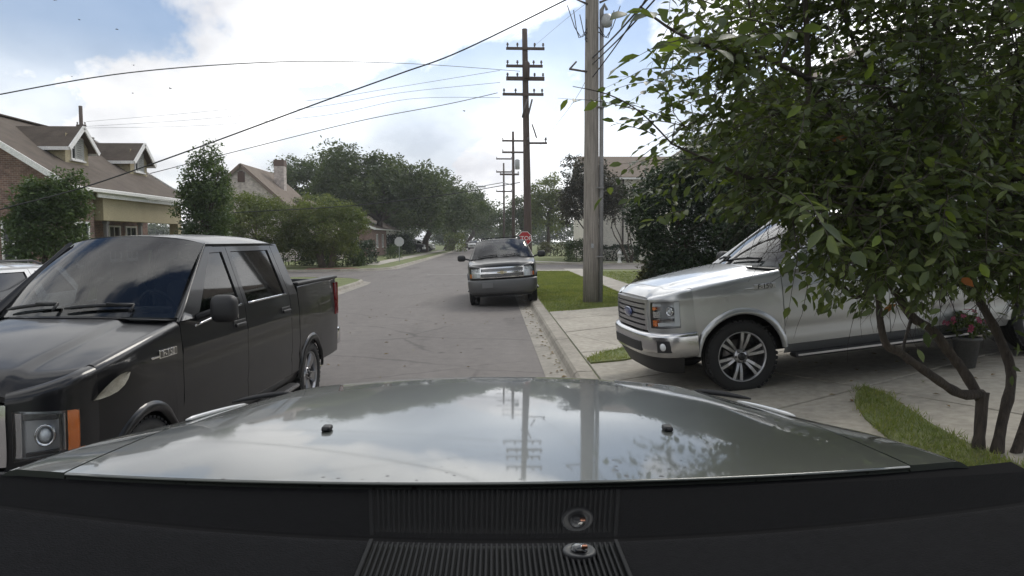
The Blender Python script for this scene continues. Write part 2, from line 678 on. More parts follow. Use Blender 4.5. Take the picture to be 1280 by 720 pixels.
def kerb_run(name, path, out, gutter, top, h=0.13, step=3.0, zoff=0.0):
    """kerb in cast lengths along a path (the kerb face); out=+1: the street lies to the left of the path"""
    root = empty(name)
    tag(root, kind='structure')
    P = [Vector((x, y, 0)) for x, y in path]
    seg = [0.0]
    for a, b in zip(P[:-1], P[1:]):
        seg.append(seg[-1] + (b - a).length)
    tot = seg[-1]

    def pt(s):
        s = max(0, min(tot, s))
        for i in range(len(P) - 1):
            if s <= seg[i + 1] + 1e-9:
                t = (s - seg[i]) / max(1e-9, seg[i + 1] - seg[i])
                d = (P[i + 1] - P[i]).normalized()
                return P[i].lerp(P[i + 1], t), d
        return P[-1], (P[-1] - P[-2]).normalized()
    n = max(1, round(tot / step))
    prof = [(-gutter, 0.006), (-0.01, 0.0055), (0.02, 0.03), (0.055, h * 0.8), (0.09, h + 0.004), (top, h + 0.012), (top, -0.05)]
    rnd = random.Random(5)
    for i in range(n):
        a, b = tot * i / n + 0.008, tot * (i + 1) / n - 0.008
        sub = max(1, int((b - a) / 1.0))
        dz = rnd.uniform(-0.004, 0.004)
        vv = []
        for j in range(sub + 1):
            p, d = pt(a + (b - a) * j / sub)
            nrm = Vector((d.y, -d.x, 0)) * out
            for q, zz in prof:
                vv.append(p + nrm * q + Vector((0, 0, zz + zoff + (dz if zz > 0.02 else 0))))
        k = len(prof)
        ff = [[j * k + q, j * k + q + 1, (j + 1) * k + q + 1, (j + 1) * k + q] for j in range(sub) for q in range(k - 1)]
        ff += [list(range(k)), [sub * k + q for q in range(k)][::-1]]
        mbk = MB()
        mbk.add(vv, ff, 0)
        for q in range(len(mbk.f) - 2):
            mbk.m[q] = 1 if (q % (k - 1)) == 0 else 0
        mbk.build('kerb_segment', [M_kerb, M_gutter], root)
    return root


# right block: the verge with the driveways, then the corner
XK = 1.02
right_path = [(XK, -12), (XK, 39.5)] + arc((XK + 2.6, 39.5), 2.6, 180, 90, 8)[1:] + [(30, 42.1)]
kerb_run('kerb_right', right_path, 1, 0.31, 0.30)
rg = MB()
xs = [1.30, 1.7, 2.2, 2.6, 3.2, 4, 5, 6, 7.2, 9, 12, 18, 30, 60]
ysr = [-12, -4, 0, 3, 6, 9, 11, 13, 14, 15, 16, 17, 18, 19, 20, 24, 30, 36, 39.2]
rg.grid(lambda u, v: (u, v, gz(u, v) - 0.004), 1, 1, 0, True, us=xs, vs=ysr)
tag(rg.build('lawn_right', M_turf), kind='structure')
block('lawn_right_corner', [(1.33, 39.2), (60, 39.2), (60, 41.8), (3.6, 41.8)] + arc((XK + 2.6, 39.5), 2.3, 95, 178, 8), 0.126)

# concrete of the driveways: cast slabs with joints, laid slantwise to the street
slabroot = empty('driveway')
tag(slabroot, kind='structure')
AX = R(24)
e1, e2 = Vector((math.cos(AX), math.sin(AX), 0)), Vector((-math.sin(AX), math.cos(AX), 0))
B0 = Vector((3.92, 7.3, 0))


def clip_poly(poly, inside, inter):
    out = []
    for i in range(len(poly)):
        a, b = poly[i], poly[(i + 1) % len(poly)]
        if inside(a):
            out.append(a)
            if not inside(b):
                out.append(inter(a, b))
        elif inside(b):
            out.append(inter(a, b))
    return out


def clip_half(poly, n, d):
    """keep n.p >= d"""
    n = Vector(n)
    def ins(p): return p.dot(n) >= d - 1e-9
    def itr(a, b):
        t = (d - a.dot(n)) / (b.dot(n) - a.dot(n))
        return a.lerp(b, t)
    return clip_poly(poly, ins, itr)


def slab_piece(poly, lift, parent, m, name='slab', z=gz, thick=0.08):
    if len(poly) < 3:
        return
    n = len(poly)
    c = sum(poly, Vector()) / n
    ch = []
    for p in poly:
        q = p + (c - p).normalized() * 0.012
        ch.append(q)
    vv = [(p.x, p.y, z(p.x, p.y) + lift - 0.010) for p in poly] + [(p.x, p.y, z(p.x, p.y) + lift) for p in ch] + \
         [(p.x, p.y, z(p.x, p.y) + lift - thick) for p in poly]
    ff = [[n + i for i in range(n)]]
    ff += [[i, (i + 1) % n, n + (i + 1) % n, n + i] for i in range(n)]
    ff += [[2 * n + i, 2 * n + (i + 1) % n, (i + 1) % n, i] for i in range(n)]
    b = MB()
    b.add(vv, ff)
    return b.build(name, m, parent)


rs = random.Random(11)
e1s = [-4.4, -2.05, 0.0, 2.15, 4.3, 6.5, 8.8]
e2s = [-7.2, -4.8, -2.4, 0.0, 2.1, 4.2, 6.4, 8.4, 10.2]
for i in range(len(e1s) - 1):
    for j in range(len(e2s) - 1):
        gp = 0.011
        q = [B0 + e1 * a + e2 * b for a, b in ((e1s[i] + gp, e2s[j] + gp), (e1s[i + 1] - gp, e2s[j] + gp), (e1s[i + 1] - gp, e2s[j + 1] - gp), (e1s[i] + gp, e2s[j + 1] - gp))]
        q = clip_half(q, (1, 0, 0), 1.345)
        q = clip_half(q, (-1, 0, 0), -11.0) if q else q
        q = clip_half(q, (0, 1, 0), -1.0) if q else q
        # the lawn with the pole cuts the concrete off on a slant
        q = clip_half(q, (0.545, -0.838, 0), (0.545 * 1.29 - 0.838 * 16.9)) if q else q
        if len(q) >= 3:
            slab_piece(q, 0.012 + rs.uniform(0, 0.006), slabroot, M_conc)
jb = MB()
jb.grid(lambda u, v: (u, v, gz(u, v) - 0.001), 1, 1, 0, True, us=[1.34, 1.7, 2.2, 2.6, 3.2, 4, 5, 6, 7.2, 9, 11.5], vs=[-1, 3, 6, 9, 11, 13, 14, 15])
jb.build('joint_bed', M_joint, slabroot)


def turf_piece(name, pts, lift, label=None):
    return slab_piece([Vector((x, y, 0)) for x, y in pts], lift, None, M_turf, name, thick=0.06)


PATCH_A = [(3.92, 7.28), (3.72, 7.05), (3.55, 6.75), (3.36, 6.2), (3.2, 5.4), (3.1, 3.6), (3.1, 2.0), (3.7, 2.0), (3.66, 4.4), (3.66, 5.2), (3.72, 5.8), (3.84, 6.4), (3.93, 6.9)]
PATCH_B = [(1.36, 9.75), (1.36, 10.15), (1.75, 10.75), (2.3, 11.35), (3.4, 12.1), (3.5, 11.3), (2.6, 10.6), (1.9, 10.0)]
tag(turf_piece('lawn_strip', PATCH_A, 0.045), kind='structure')
tag(turf_piece('lawn_strip', PATCH_B, 0.04), kind='structure')

# sidewalk on the right, and the path that crosses the verge
swroot = empty('sidewalk_right')
tag(swroot, kind='structure')
yy = 18.6
while yy < 41.5:
    q = [Vector((4.25, yy + 0.012, 0)), Vector((5.35, yy + 0.012, 0)), Vector((5.35, yy + 1.5 - 0.012, 0)), Vector((4.25, yy + 1.5 - 0.012, 0))]
    slab_piece(q, 0.01 + rs.uniform(0, 0.006), swroot, M_walk)
    yy += 1.5
for k in range(3):
    slab_piece([Vector((1.36 + k * 0.97, 40.0, 0)), Vector((2.31 + k * 0.97, 40.0, 0)), Vector((2.31 + k * 0.97, 41.3, 0)), Vector((1.36 + k * 0.97, 41.3, 0))], 0.012, swroot, M_walk)

# left block this side of the cross street
XL = -5.6
left_path = [(XL, -12), (XL, 30.4)] + arc((XL - 3.2, 30.4), 3.2, 0, 90, 10)[1:] + [(-60, 33.6)]
kerb_run('kerb_left', left_path, -1, 0.3, 0.16)
block('lawn_left', [(XL - 0.15, -12), (XL - 0.15, 30.4)] + arc((XL - 3.2, 30.4), 3.05, 8, 90, 10) + [(-60, 33.45), (-60, -12)], 0.128)
# parking pad of the first house, where the white estate car stands
padroot = empty('parking_pad')
tag(padroot, kind='structure')
for k in range(4):
    for j in range(2):
        slab_piece([Vector(p + (0,)) for p in ((-5.8 - j * 1.8, 2 + k * 2.6), (-7.58 - j * 1.8, 2 + k * 2.6), (-7.58 - j * 1.8, 4.58 + k * 2.6), (-5.8 - j * 1.8, 4.58 + k * 2.6))],
                   0.014, padroot, M_conc, z=lambda x, y: 0.13)
# left block beyond the cross street
left2 = [(-60, 41.5)] + [(-11.6, 41.5)] + arc((-11.6, 46.65), 5.15, -90, 0, 10)[1:] + [(-6.45, 90), (-6.8, 260)]
kerb_run('kerb_far_left', left2, -1, 0.3, 0.16)
block('lawn_far_left', [(-60, 41.65), (-11.6, 41.65)] + arc((-11.6, 46.65), 5.0, -88, 0, 10) + [(-6.6, 90), (-6.95, 260), (-60, 260)], 0.128)
swl = empty('sidewalk_far_left')
tag(swl, kind='structure')
for k in range(24):
    y0 = 50 + k * 3
    slab_piece([Vector((-9.4, y0 + 0.02, 0)), Vector((-8.1, y0 + 0.02, 0)), Vector((-8.1, y0 + 2.98, 0)), Vector((-9.4, y0 + 2.98, 0))], 0.012, swl, M_walk, z=lambda x, y: 0.13)
slab_piece([Vector(p + (0,)) for p in ((-11.2, 42.0), (-8.2, 43.6), (-9.0, 44.7), (-11.4, 43.6))], 0.014, swl, M_brickramp, 'brick_ramp', z=lambda x, y: 0.13)
# right block beyond the cross street
right2 = [(30, 53.6), (3.8, 53.6)] + arc((3.8, 56.6), 3.0, 270, 180, 8)[1:] + [(0.8, 90), (0.6, 260)]
kerb_run('kerb_far_right', right2, 1, 0.3, 0.25)
block('lawn_far_right', [(60, 53.75), (3.8, 53.75)] + arc((3.8, 56.6), 2.78, 270, 180, 8)[1:] + [(1.04, 90), (0.84, 260), (60, 260)], 0.128)
swf = empty('sidewalk_far_right')
tag(swf, kind='structure')
slab_piece([Vector(p + (0,)) for p in ((1.3, 59.2), (5.4, 54.1), (6.9, 54.1), (2.4, 60.4))], 0.012, swf, M_walk, z=lambda x, y: 0.13)
for k in range(6):
    slab_piece([Vector((7 + k * 2.5, 55.6, 0)), Vector((9.45 + k * 2.5, 55.6, 0)), Vector((9.45 + k * 2.5, 56.8, 0)), Vector((7 + k * 2.5, 56.8, 0))], 0.012, swf, M_walk, z=lambda x, y: 0.13)


# ------------------------------------------------------------------ grass blades
M_blade = leaf_mat('grass_blades', [(0.13, 0.165, 0.05), (0.19, 0.22, 0.075), (0.155, 0.19, 0.06), (0.28, 0.26, 0.12)], 0.3, 0.6, 1.2)


def grass(name, label, inside, lo, hi, n, h, wd, zf, seed):
    rg_ = np.random.default_rng(seed)
    P = rg_.uniform(lo, hi, (n, 2))
    J = rg_.normal(0, 0.028, P.shape) + 0.03 * np.c_[np.sin(P[:, 1] * 9), np.sin(P[:, 0] * 11)]
    ok = np.array([inside(x, y) for x, y in P + J])
    P = P[ok]
    n = len(P)
    z = np.array([zf(x, y) for x, y in P])
    hh = h * rg_.uniform(0.5, 1.3, n)
    a = rg_.uniform(0, 2 * np.pi, n)
    dx, dy = np.cos(a) * wd, np.sin(a) * wd
    lean = rg_.normal(0, 0.5, (n, 2)) * hh[:, None]
    V = np.zeros((n, 3, 3))
    V[:, 0] = np.c_[P[:, 0] - dx, P[:, 1] - dy, z]
    V[:, 1] = np.c_[P[:, 0] + dx, P[:, 1] + dy, z]
    V[:, 2] = np.c_[P[:, 0] + lean[:, 0], P[:, 1] + lean[:, 1], z + hh]
    me = np_mesh(name, V.reshape(-1, 3), np.arange(n * 3).reshape(-1, 3), [M_blade])
    o = obj_of(name, me)
    tag(o, label, 'grass', kind='stuff')
    return o


def in_poly(poly):
    def f(x, y):
        c = False
        j = len(poly) - 1
        for i in range(len(poly)):
            xi, yi = poly[i]
            xj, yj = poly[j]
            if (yi > y) != (yj > y) and x < (xj - xi) * (y - yi) / (yj - yi) + xi:
                c = not c
            j = i
        return c
    return f


grass('grass', 'short grass of the lawn strip under the leafy tree', in_poly(PATCH_A), (2.7, 2.0), (4.3, 7.6), 26000, 0.05, 0.004, lambda x, y: gz(x, y) + 0.04, 1)
grass('grass', 'grass tuft between the two driveways before the silver pickup', in_poly(PATCH_B), (1.3, 9.6), (3.6, 12.2), 9000, 0.05, 0.005, lambda x, y: gz(x, y) + 0.035, 2)
VERGE = [(1.36, 16.95), (4.2, 18.8), (4.2, 39.5), (1.36, 39.5)]
grass('grass', 'mown green grass of the verge round the big utility pole', in_poly(VERGE), (1.3, 16.8), (4.3, 39.5), 60000, 0.05, 0.008, lambda x, y: gz(x, y) - 0.004, 3)
grass('grass', 'mown lawn beyond the sidewalk in front of the dark hedge', in_poly([(5.4, 18.7), (9, 18.0), (14, 39), (5.4, 39)]), (5.3, 18), (14, 39), 26000, 0.05, 0.012, lambda x, y: gz(x, y) - 0.004, 4)

# fallen leaves in the gutter and on the driveway
rl = np.random.default_rng(8)
Q = []
for k in range(420):
    if k < 260:
        x, y = XK - 0.03 - abs(rl.normal(0, 0.10)), rl.uniform(3.2, 38)
        z = 0.012
    elif k < 340:
        x, y = rl.uniform(1.5, 6), rl.uniform(4.5, 14)
        z = gz(x, y) + 0.024
    else:
        x, y = rl.uniform(-4.5, 0.6), rl.uniform(6, 30)
        z = 0.008
    a = rl.uniform(0, 6.28)
    s_ = rl.uniform(0.025, 0.05)
    c, s = math.cos(a) * s_, math.sin(a) * s_
    Q.append([(x - c, y - s, z), (x - s * 0.4, y + c * 0.4, z + 0.012), (x + c, y + s, z + 0.004), (x + s * 0.4, y - c * 0.4, z + 0.010)])
Q = np.array(Q)
lo_ = obj_of('fallen_leaves', np_mesh('fallen_leaves', Q.reshape(-1, 3), np.arange(len(Q) * 4).reshape(-1, 4), [leaf_mat('fallen_leaves', [(0.16, 0.10, 0.045), (0.24, 0.16, 0.07), (0.11, 0.07, 0.035), (0.20, 0.19, 0.08)], 0.1, 0.8)]))
tag(lo_, 'brown fallen leaves scattered along the gutter and driveway', 'leaves', kind='stuff')

# ------------------------------------------------------------------ houses
M_brick1 = brick_mat('red_brick', (0.26, 0.155, 0.12), (0.17, 0.10, 0.085), (0.33, 0.28, 0.24), 4.5)
M_brick2 = brick_mat('pale_brick', (0.56, 0.495, 0.45), (0.44, 0.375, 0.34), (0.55, 0.51, 0.47), 4.5)
M_tan = mat('tan_siding', (0.40, 0.345, 0.22), 0.8, var=0.06, vscale=1.5)
M_trim = mat('white_trim', (0.82, 0.81, 0.78), 0.6, var=0.05, vscale=2)
M_cream = mat('cream_stucco', (0.72, 0.68, 0.60), 0.85, var=0.07, vscale=0.8, bump=0.2)
M_greysid = mat('grey_siding', (0.40, 0.42, 0.43), 0.75, var=0.06, vscale=1.0)
M_pane = mat('window_glass', (0.025, 0.03, 0.035), 0.05, spec=0.8)
M_dark = mat('dark_void', (0.012, 0.012, 0.013), 0.9)
M_door = mat('dark_door', (0.05, 0.035, 0.03), 0.5, var=0.2)
M_shut = mat('pale_shutter', (0.50, 0.50, 0.47), 0.6, var=0.05)


def shingle_mat(name, c1, c2):
    m = mat(name, c1, 0.92, base2=c2, vscale=2.2, vdetail=9)
    t = m.node_tree
    c = t.nodes.new('ShaderNodeTexCoord')
    wv = t.nodes.new('ShaderNodeTexWave')
    wv.bands_direction = 'Z'
    wv.wave_profile = 'SAW'
    wv.inputs['Scale'].default_value = 2.6
    wv.inputs['Distortion'].default_value = 0.3
    t.links.new(c.outputs['Object'], wv.inputs['Vector'])
    bp = t.nodes.new('ShaderNodeBump')
    bp.inputs['Strength'].default_value = 0.6
    bp.inputs['Distance'].default_value = 0.03
    t.links.new(wv.outputs[0], bp.inputs['Height'])
    t.links.new(bp.outputs[0], t.nodes['Principled BSDF'].inputs['Normal'])
    return m


M_roof1 = shingle_mat('brown_shingles', (0.128, 0.102, 0.080), (0.088, 0.070, 0.055))
M_roof2 = shingle_mat('grey_brown_shingles', (0.20, 0.16, 0.125), (0.145, 0.115, 0.09))
M_roof3 = shingle_mat('tan_shingles', (0.19, 0.15, 0.115), (0.14, 0.11, 0.085))


def slab_between(b, pts, th, nrm=None, mi=0):
    """a sheet with thickness: polygon pts, extruded by th along its normal (downwards)"""
    P = [Vector(p) for p in pts]
    n = (P[1] - P[0]).cross(P[2] - P[0]).normalized()
    if n.z < 0:
        n = -n
    if nrm:
        n = Vector(nrm)
    k = len(P)
    b.add(P + [p - n * th for p in P], [list(range(k)), list(range(k, 2 * k))[::-1]] + [[i, k + i, k + (i + 1) % k, (i + 1) % k] for i in range(k)], mi)


def add_window(parent, c, un, nn, wd, ht, frame=0.07, bars=(1, 1), fm=None):
    """window in a wall: c centre on the wall face, un along the wall, nn outwards"""
    c, un, nn = Vector(c), Vector(un).normalized(), Vector(nn).normalized()
    z = Vector((0, 0, 1))
    rot = Matrix((un, nn, z)).transposed()
    b = MB()
    for s in (-1, 1):
        b.box(c + un * s * (wd / 2 - frame / 2) + nn * 0.02, (frame, 0.08, ht), 0.004, rot)
        b.box(c + z * s * (ht / 2 - frame / 2) + nn * 0.018, (wd - 2 * frame, 0.075, frame), 0.004, rot)
    b.box(c - z * (ht / 2 + 0.03) + nn * 0.05, (wd + 0.14, 0.16, 0.06), 0.006, rot)
    win = b.build('window', fm or M_trim, parent)
    b = MB()
    b.box(c + nn * 0.004, (wd - 2 * frame, 0.012, ht - 2 * frame), 0, rot)
    b.build('pane', M_pane, win)
    if bars:
        b = MB()
        for i in range(bars[0]):
            b.box(c + un * ((i + 1) / (bars[0] + 1) - 0.5) * (wd - frame) + nn * 0.02, (0.03, 0.03, ht - 2 * frame), 0, rot)
        for j in range(bars[1]):
            b.box(c + z * ((j + 1) / (bars[1] + 1) - 0.5) * (ht - frame) + nn * 0.022, (wd - 2 * frame, 0.03, 0.03), 0, rot)
        b.build('glazing_bars', fm or M_trim, win)
    return win


def gable_house(name, label, x0, x1, y0, y1, ze, zr, axis, mw, mr, wins, over=0.45, trim=None):
    """axis: direction of the ridge, 'x' or 'y'"""
    root = empty(name, ((x0 + x1) / 2, (y0 + y1) / 2, 0.1))
    tag(root, label, 'house')
    off = -Vector(root.location)
    b = MB()
    if axis == 'y':
        xm = (x0 + x1) / 2
        A = lambda y: [(x0, y, 0), (x1, y, 0), (x1, y, ze), (xm, y, zr), (x0, y, ze)]
        v = A(y0) + A(y1)
    else:
        ym = (y0 + y1) / 2
        A = lambda x: [(x, y0, 0), (x, y1, 0), (x, y1, ze), (x, ym, zr), (x, y0, ze)]
        v = A(x0) + A(x1)
    b.add([Vector(p) + off for p in v], [[0, 1, 2, 3, 4], [9, 8, 7, 6, 5], [0, 5, 6, 1], [1, 6, 7, 2], [4, 9, 5, 0], [2, 7, 8, 3], [3, 8, 9, 4]])
    b.build('wall', mw, root)
    b, tb = MB(), MB()
    if axis == 'y':
        sl = (zr - ze) / (xm - x0)
        for s, xe in ((-1, x0), (1, x1)):
            xo = xe + s * over
            zo = ze - sl * over
            P = [(xo, y0 - over, zo), (xm, y0 - over, zr), (xm, y1 + over, zr), (xo, y1 + over, zo)]
            slab_between(b, [Vector(p) + off + Vector((0, 0, 0.16)) for p in P], 0.15)
            tb.bar(Vector((xo, y0 - over - 0.02, zo + 0.02)) + off, Vector((xm, y0 - over - 0.02, zr + 0.02)) + off, 0.05, 0.24)
            tb.bar(Vector((xo + s * 0.03, y0 - over, zo + 0.02)) + off, Vector((xo + s * 0.03, y1 + over, zo + 0.02)) + off, 0.12, 0.14)
    else:
        sl = (zr - ze) / (ym - y0)
        for s, ye in ((-1, y0), (1, y1)):
            yo = ye + s * over
            zo = ze - sl * over
            P = [(x0 - over, yo, zo), (x0 - over, ym, zr), (x1 + over, ym, zr), (x1 + over, yo, zo)]
            slab_between(b, [Vector(p) + off + Vector((0, 0, 0.16)) for p in P], 0.15)
            tb.bar(Vector((x0 - over - 0.02, yo, zo + 0.02)) + off, Vector((x0 - over - 0.02, ym, zr + 0.02)) + off, 0.05, 0.24)
            tb.bar(Vector((x0 - over, yo + s * 0.03, zo + 0.02)) + off, Vector((x1 + over, yo + s * 0.03, zo + 0.02)) + off, 0.12, 0.14)
    rf = b.build('roof', mr, root)
    tb.build('roof_trim', trim or M_trim, rf)
    for face, u, z, wd, ht in wins:
        if face == 'S':
            add_window(root, Vector((u, y0, z)) + off, (1, 0, 0), (0, -1, 0), wd, ht)
        elif face == 'E':
            add_window(root, Vector((x1, u, z)) + off, (0, 1, 0), (1, 0, 0), wd, ht)
        elif face == 'W':
            add_window(root, Vector((x0, u, z)) + off, (0, -1, 0), (-1, 0, 0), wd, ht)
    return root, off


# --- the brick house with two dormers on the left
H1 = empty('brick_house', (-16.8, 28.5, 0.1))
tag(H1, 'low brown-roofed brick house with two white-trimmed dormers and a porch', 'house')
o1 = -Vector(H1.location)
XE, XRG, ZE, ZR, Y0, Y1 = -14.6, -19.2, 3.80, 6.70, 25.1, 34.2
XB = -23.8
SL = (ZR - ZE) / (XE - XRG)


def rz_(x):
    return ZE + (XE - x) * SL


def V1(*p):
    return Vector(p) + o1


b = MB()      # brick: gable ends, recessed front wall, solid front bay at the near end
for y, yb in ((Y0 + 0.3, Y0 + 0.55), (Y1 - 0.3, Y1 - 0.55)):
    xs_ = XE - 0.45
    P = [(xs_, y, 0), (XRG, y, 0), (XB + 0.4, y, 0), (XB + 0.4, y, rz_(2 * XRG - XB - 0.4) - 0.1), (XRG, y, ZR - 0.1), (xs_, y, rz_(xs_) - 0.1)]
    if y > 30:
        P[0] = (-16.4, y, 0)
        P[-1] = (-16.4, y, rz_(-16.4) - 0.1)
    Q = [(p[0], yb, p[2]) for p in P]
    b.add([V1(*p) for p in P + Q], [[0, 1, 4, 5], [1, 2, 3, 4], [6, 7, 10, 11], [7, 8, 9, 10]] + [[i, (i + 1) % 6, 6 + (i + 1) % 6, 6 + i] for i in range(6)])
b.box(V1(-15.2, 26.25, 1.85), (0.3, 1.6, 3.7))                # front bay wall
b.box(V1(-15.75, 27.0, 1.85), (1.25, 0.25, 3.7))
b.box(V1(-16.5, 30.5, 1.85), (0.25, 6.8, 3.7))               # porch back wall
b.box(V1(XB + 0.5, 28.6, 1.8), (0.25, 9.4, 3.6))
b.build('wall', M_brick1, H1)
b = MB()
OV = 0.35
slab_between(b, [V1(XE, Y0 - OV, ZE), V1(XRG, Y0 - OV, ZR), V1(XRG, Y1 + OV, ZR), V1(XE, Y1 + OV, ZE)], 0.14)
slab_between(b, [V1(XB, Y0 - OV, ZE), V1(XRG, Y0 - OV, ZR), V1(XRG, Y1 + OV, ZR), V1(XB, Y1 + OV, ZE)], 0.14)
b.bar(V1(XRG, Y0 - OV, ZR + 0.03), V1(XRG, Y1 + OV, ZR + 0.03), 0.3, 0.05)
roof1 = b.build('roof', M_roof1, H1)
b = MB()
b.bar(V1(XE + 0.02, Y0 - OV - 0.03, ZE - 0.06), V1(XRG, Y0 - OV - 0.03, ZR - 0.06), 0.05, 0.2)
b.build('rake_trim', M_trim, roof1)
b = MB()
b.bar(V1(XE + 0.02, Y1 + OV + 0.03, ZE - 0.06), V1(XRG, Y1 + OV + 0.03, ZR - 0.06), 0.05, 0.2)
b.build('rake_trim', M_trim, roof1)
b = MB()
b.bar(V1(XE + 0.06, Y0 - OV, ZE - 0.10), V1(XE + 0.06, Y1 + OV, ZE - 0.10), 0.13, 0.15, 0.02)
b.bar(V1(XE - 0.04, 26.6, ZE - 0.26), V1(XE - 0.04, Y1 + OV, ZE - 0.26), 0.06, 0.16)
b.build('gutter', M_trim, roof1)
b = MB()
b.box(V1(-15.0, 30.6, 3.12), (0.4, 6.7, 1.0), 0.01)          # porch beam
b.box(V1(-15.75, 30.6, 3.62), (1.4, 6.7, 0.06))
b.box(V1(-15.0, 33.75, 1.6), (0.4, 0.4, 2.2), 0.01)
b.build('porch_beam', M_tan, H1)
for yp in (27.75, 30.4):
    p = MB()
    p.box(V1(-15.0, yp, 1.4), (0.14, 0.14, 2.6), 0.01)
    p.box(V1(-15.0, yp, 2.55), (0.2, 0.2, 0.1), 0.01)
    p.build('porch_post', mat('grey_post', (0.20, 0.19, 0.18), 0.6), H1)
b = MB()
b.box(V1(-15.6, 30.0, 0.2), (1.9, 7.0, 0.3), 0.01)
b.build('porch_floor', M_walk, H1)
b = MB()
b.box(V1(-16.36, 27.9, 1.4), (0.06, 0.95, 2.15), 0.005)
dr = b.build('door', M_door, H1)
b = MB()
for s in (-1, 1):
    b.box(V1(-16.34, 27.9 + s * 0.55, 1.43), (0.1, 0.15, 2.35), 0.005)
b.box(V1(-16.34, 27.9, 2.56), (0.1, 0.95, 0.12), 0.005)
b.build('door_frame', M_trim, dr)
b = MB()
b.tube([V1(-16.30, 28.25, 1.3), V1(-16.22, 28.25, 1.3)], 0.03, 8)
b.build('handle', mat('brass', (0.5, 0.36, 0.15), 0.3, 1.0), dr)
add_window(H1, V1(-16.37, 30.9, 1.75), (0, 1, 0), (1, 0, 0), 0.95, 1.5)
add_window(H1, V1(-16.37, 32.3, 1.75), (0, 1, 0), (1, 0, 0), 0.95, 1.5)
add_window(H1, V1(-15.05, 26.2, 1.75), (0, 1, 0), (1, 0, 0), 0.9, 1.6)
add_window(H1, V1(-16.9, Y0 + 0.3, 1.75), (1, 0, 0), (0, -1, 0), 0.9, 1.6)
for s in (0, 0.32):                                         # flood lamps on the brick end
    b = MB()
    b.lathe([(0.0, 0.0), (0.05, 0.0), (0.085, 0.12), (0.0, 0.13)], 10, Matrix.Translation(V1(-15.75 + s, Y0 + 0.22, 2.95)) @ Matrix.Rotation(R(115), 4, 'X'))
    b.build('flood_lamp', M_trim, H1)
for yd in (28.2, 33.0):                                   # dormers
    dm = empty('dormer')
    dm.parent = H1
    xf_, hw, zt, zp = -16.25, 0.76, 5.58, 6.28
    zb_ = rz_(xf_) - 0.02
    xk = XE - (zt - ZE) / SL                                # where the side walls die into the roof
    b = MB()
    # front with a window hole
    wy, wz0, wz1 = 0.40, 4.98, 5.88
    F = lambda y, z: V1(xf_, yd + y, z)
    b.add([F(-hw, zb_), F(-wy, zb_), F(-wy, wz0), F(-wy, wz1), F(-wy, zt + 0.32), F(-hw, zt)], [[0, 1, 4, 5]])
    b.add([F(hw, zb_), F(wy, zb_), F(wy, zt + 0.32), F(hw, zt)], [[0, 1, 2, 3]])
    b.add([F(-wy, zb_), F(wy, zb_), F(wy, wz0), F(-wy, wz0)], [[0, 1, 2, 3]])
    b.add([F(-wy, wz1), F(wy, wz1), F(wy, zt + 0.32), F(0, zp - 0.05), F(-wy, zt + 0.32)], [[0, 1, 2, 3, 4]])
    for s in (-1, 1):
        b.add([V1(xf_, yd + s * hw, zb_), V1(xf_, yd + s * hw, zt), V1(xk, yd + s * hw, zt)], [[0, 1, 2]])
    b.add([V1(xf_ - 0.12, yd + y, z) for y, z in ((-wy - .1, wz0 - .1), (wy + .1, wz0 - .1), (wy + .1, wz1 + .1), (-wy - .1, wz1 + .1))], [[0, 1, 2, 3]])
    b.build('dormer_wall', M_tan, dm)
    b = MB()
    xo = xf_ + 0.3
    zpk = zp + 0.02
    for s in (-1, 1):
        ho = hw + 0.22
        zo = zt - 0.22 * (zp - zt) / hw + 0.02
        xke = XE - (zo - ZE) / SL
        xkp = XE - (zpk - ZE) / SL
        slab_between(b, [V1(xo, yd + s * ho, zo), V1(xo, yd, zpk), V1(xkp - 0.3, yd, zpk), V1(xke - 0.3, yd + s * ho, zo)], 0.07)
    b.build('dormer_roof', M_roof1, dm)
    b = MB()
    for s in (-1, 1):
        ho = hw + 0.22
        zo = zt - 0.22 * (zp - zt) / hw - 0.03
        b.bar(V1(xo + 0.02, yd + s * (ho + 0.02), zo - 0.03), V1(xo + 0.02, yd, zpk - 0.06), 0.05, 0.17)
        b.bar(V1(xo, yd + s * (ho + 0.015), zo - 0.02), V1(xke - 0.1, yd + s * (ho + 0.015), zo - 0.02), 0.05, 0.13)
    b.build('dormer_trim', M_trim, dm)
    add_window(dm, V1(xf_ - 0.03, yd, (wz0 + wz1) / 2), (0, 1, 0), (1, 0, 0), 2 * wy, wz1 - wz0, 0.06)
    b = MB()
    for k in range(9):
        b.box(V1(xf_ + 0.03, yd + 0.12, wz0 + 0.1 + k * 0.085), (0.02, 0.5, 0.07), 0, Matrix.Rotation(R(25), 3, 'Y'))
    b.box(V1(xf_ + 0.03, yd - 0.15, 5.43), (0.03, 0.05, 0.86))
    b.box(V1(xf_ + 0.03, yd + 0.385, 5.43), (0.03, 0.05, 0.86))
    b.build('shutter', M_shut, dm)

# --- pale brick house beyond the cross street
h2, o2 = gable_house('pale_brick_house', 'tall pale pinkish brick gable house with chimney behind the crape myrtles', -24.2, -16.6, 58, 67, 4.5, 7.9, 'y', M_brick2, M_roof2,
                     [('S', -18.6, 4.3, 1.5, 1.5), ('S', -22.2, 4.3, 1.3, 1.5), ('E', 60.5, 2.4, 1.1, 1.6), ('E', 64.5, 2.4, 1.1, 1.6)], 0.2, mat('brown_trim', (0.17, 0.125, 0.10), 0.7))
b = MB()
b.box(Vector((-20.4, 57.97, 6.95)) + o2, (0.55, 0.1, 0.8), 0.02)
b.box(Vector((-20.4, 57.97, 7.38)) + o2, (0.35, 0.1, 0.16), 0.06)
b.build('attic_vent', mat('vent_brown', (0.09, 0.055, 0.045), 0.7), h2)
b = MB()
b.box(Vector((-18.75, 63, 7.1)) + o2, (0.85, 0.85, 2.8), 0.01)
ch = b.build('chimney', M_brick2, h2)
b = MB()
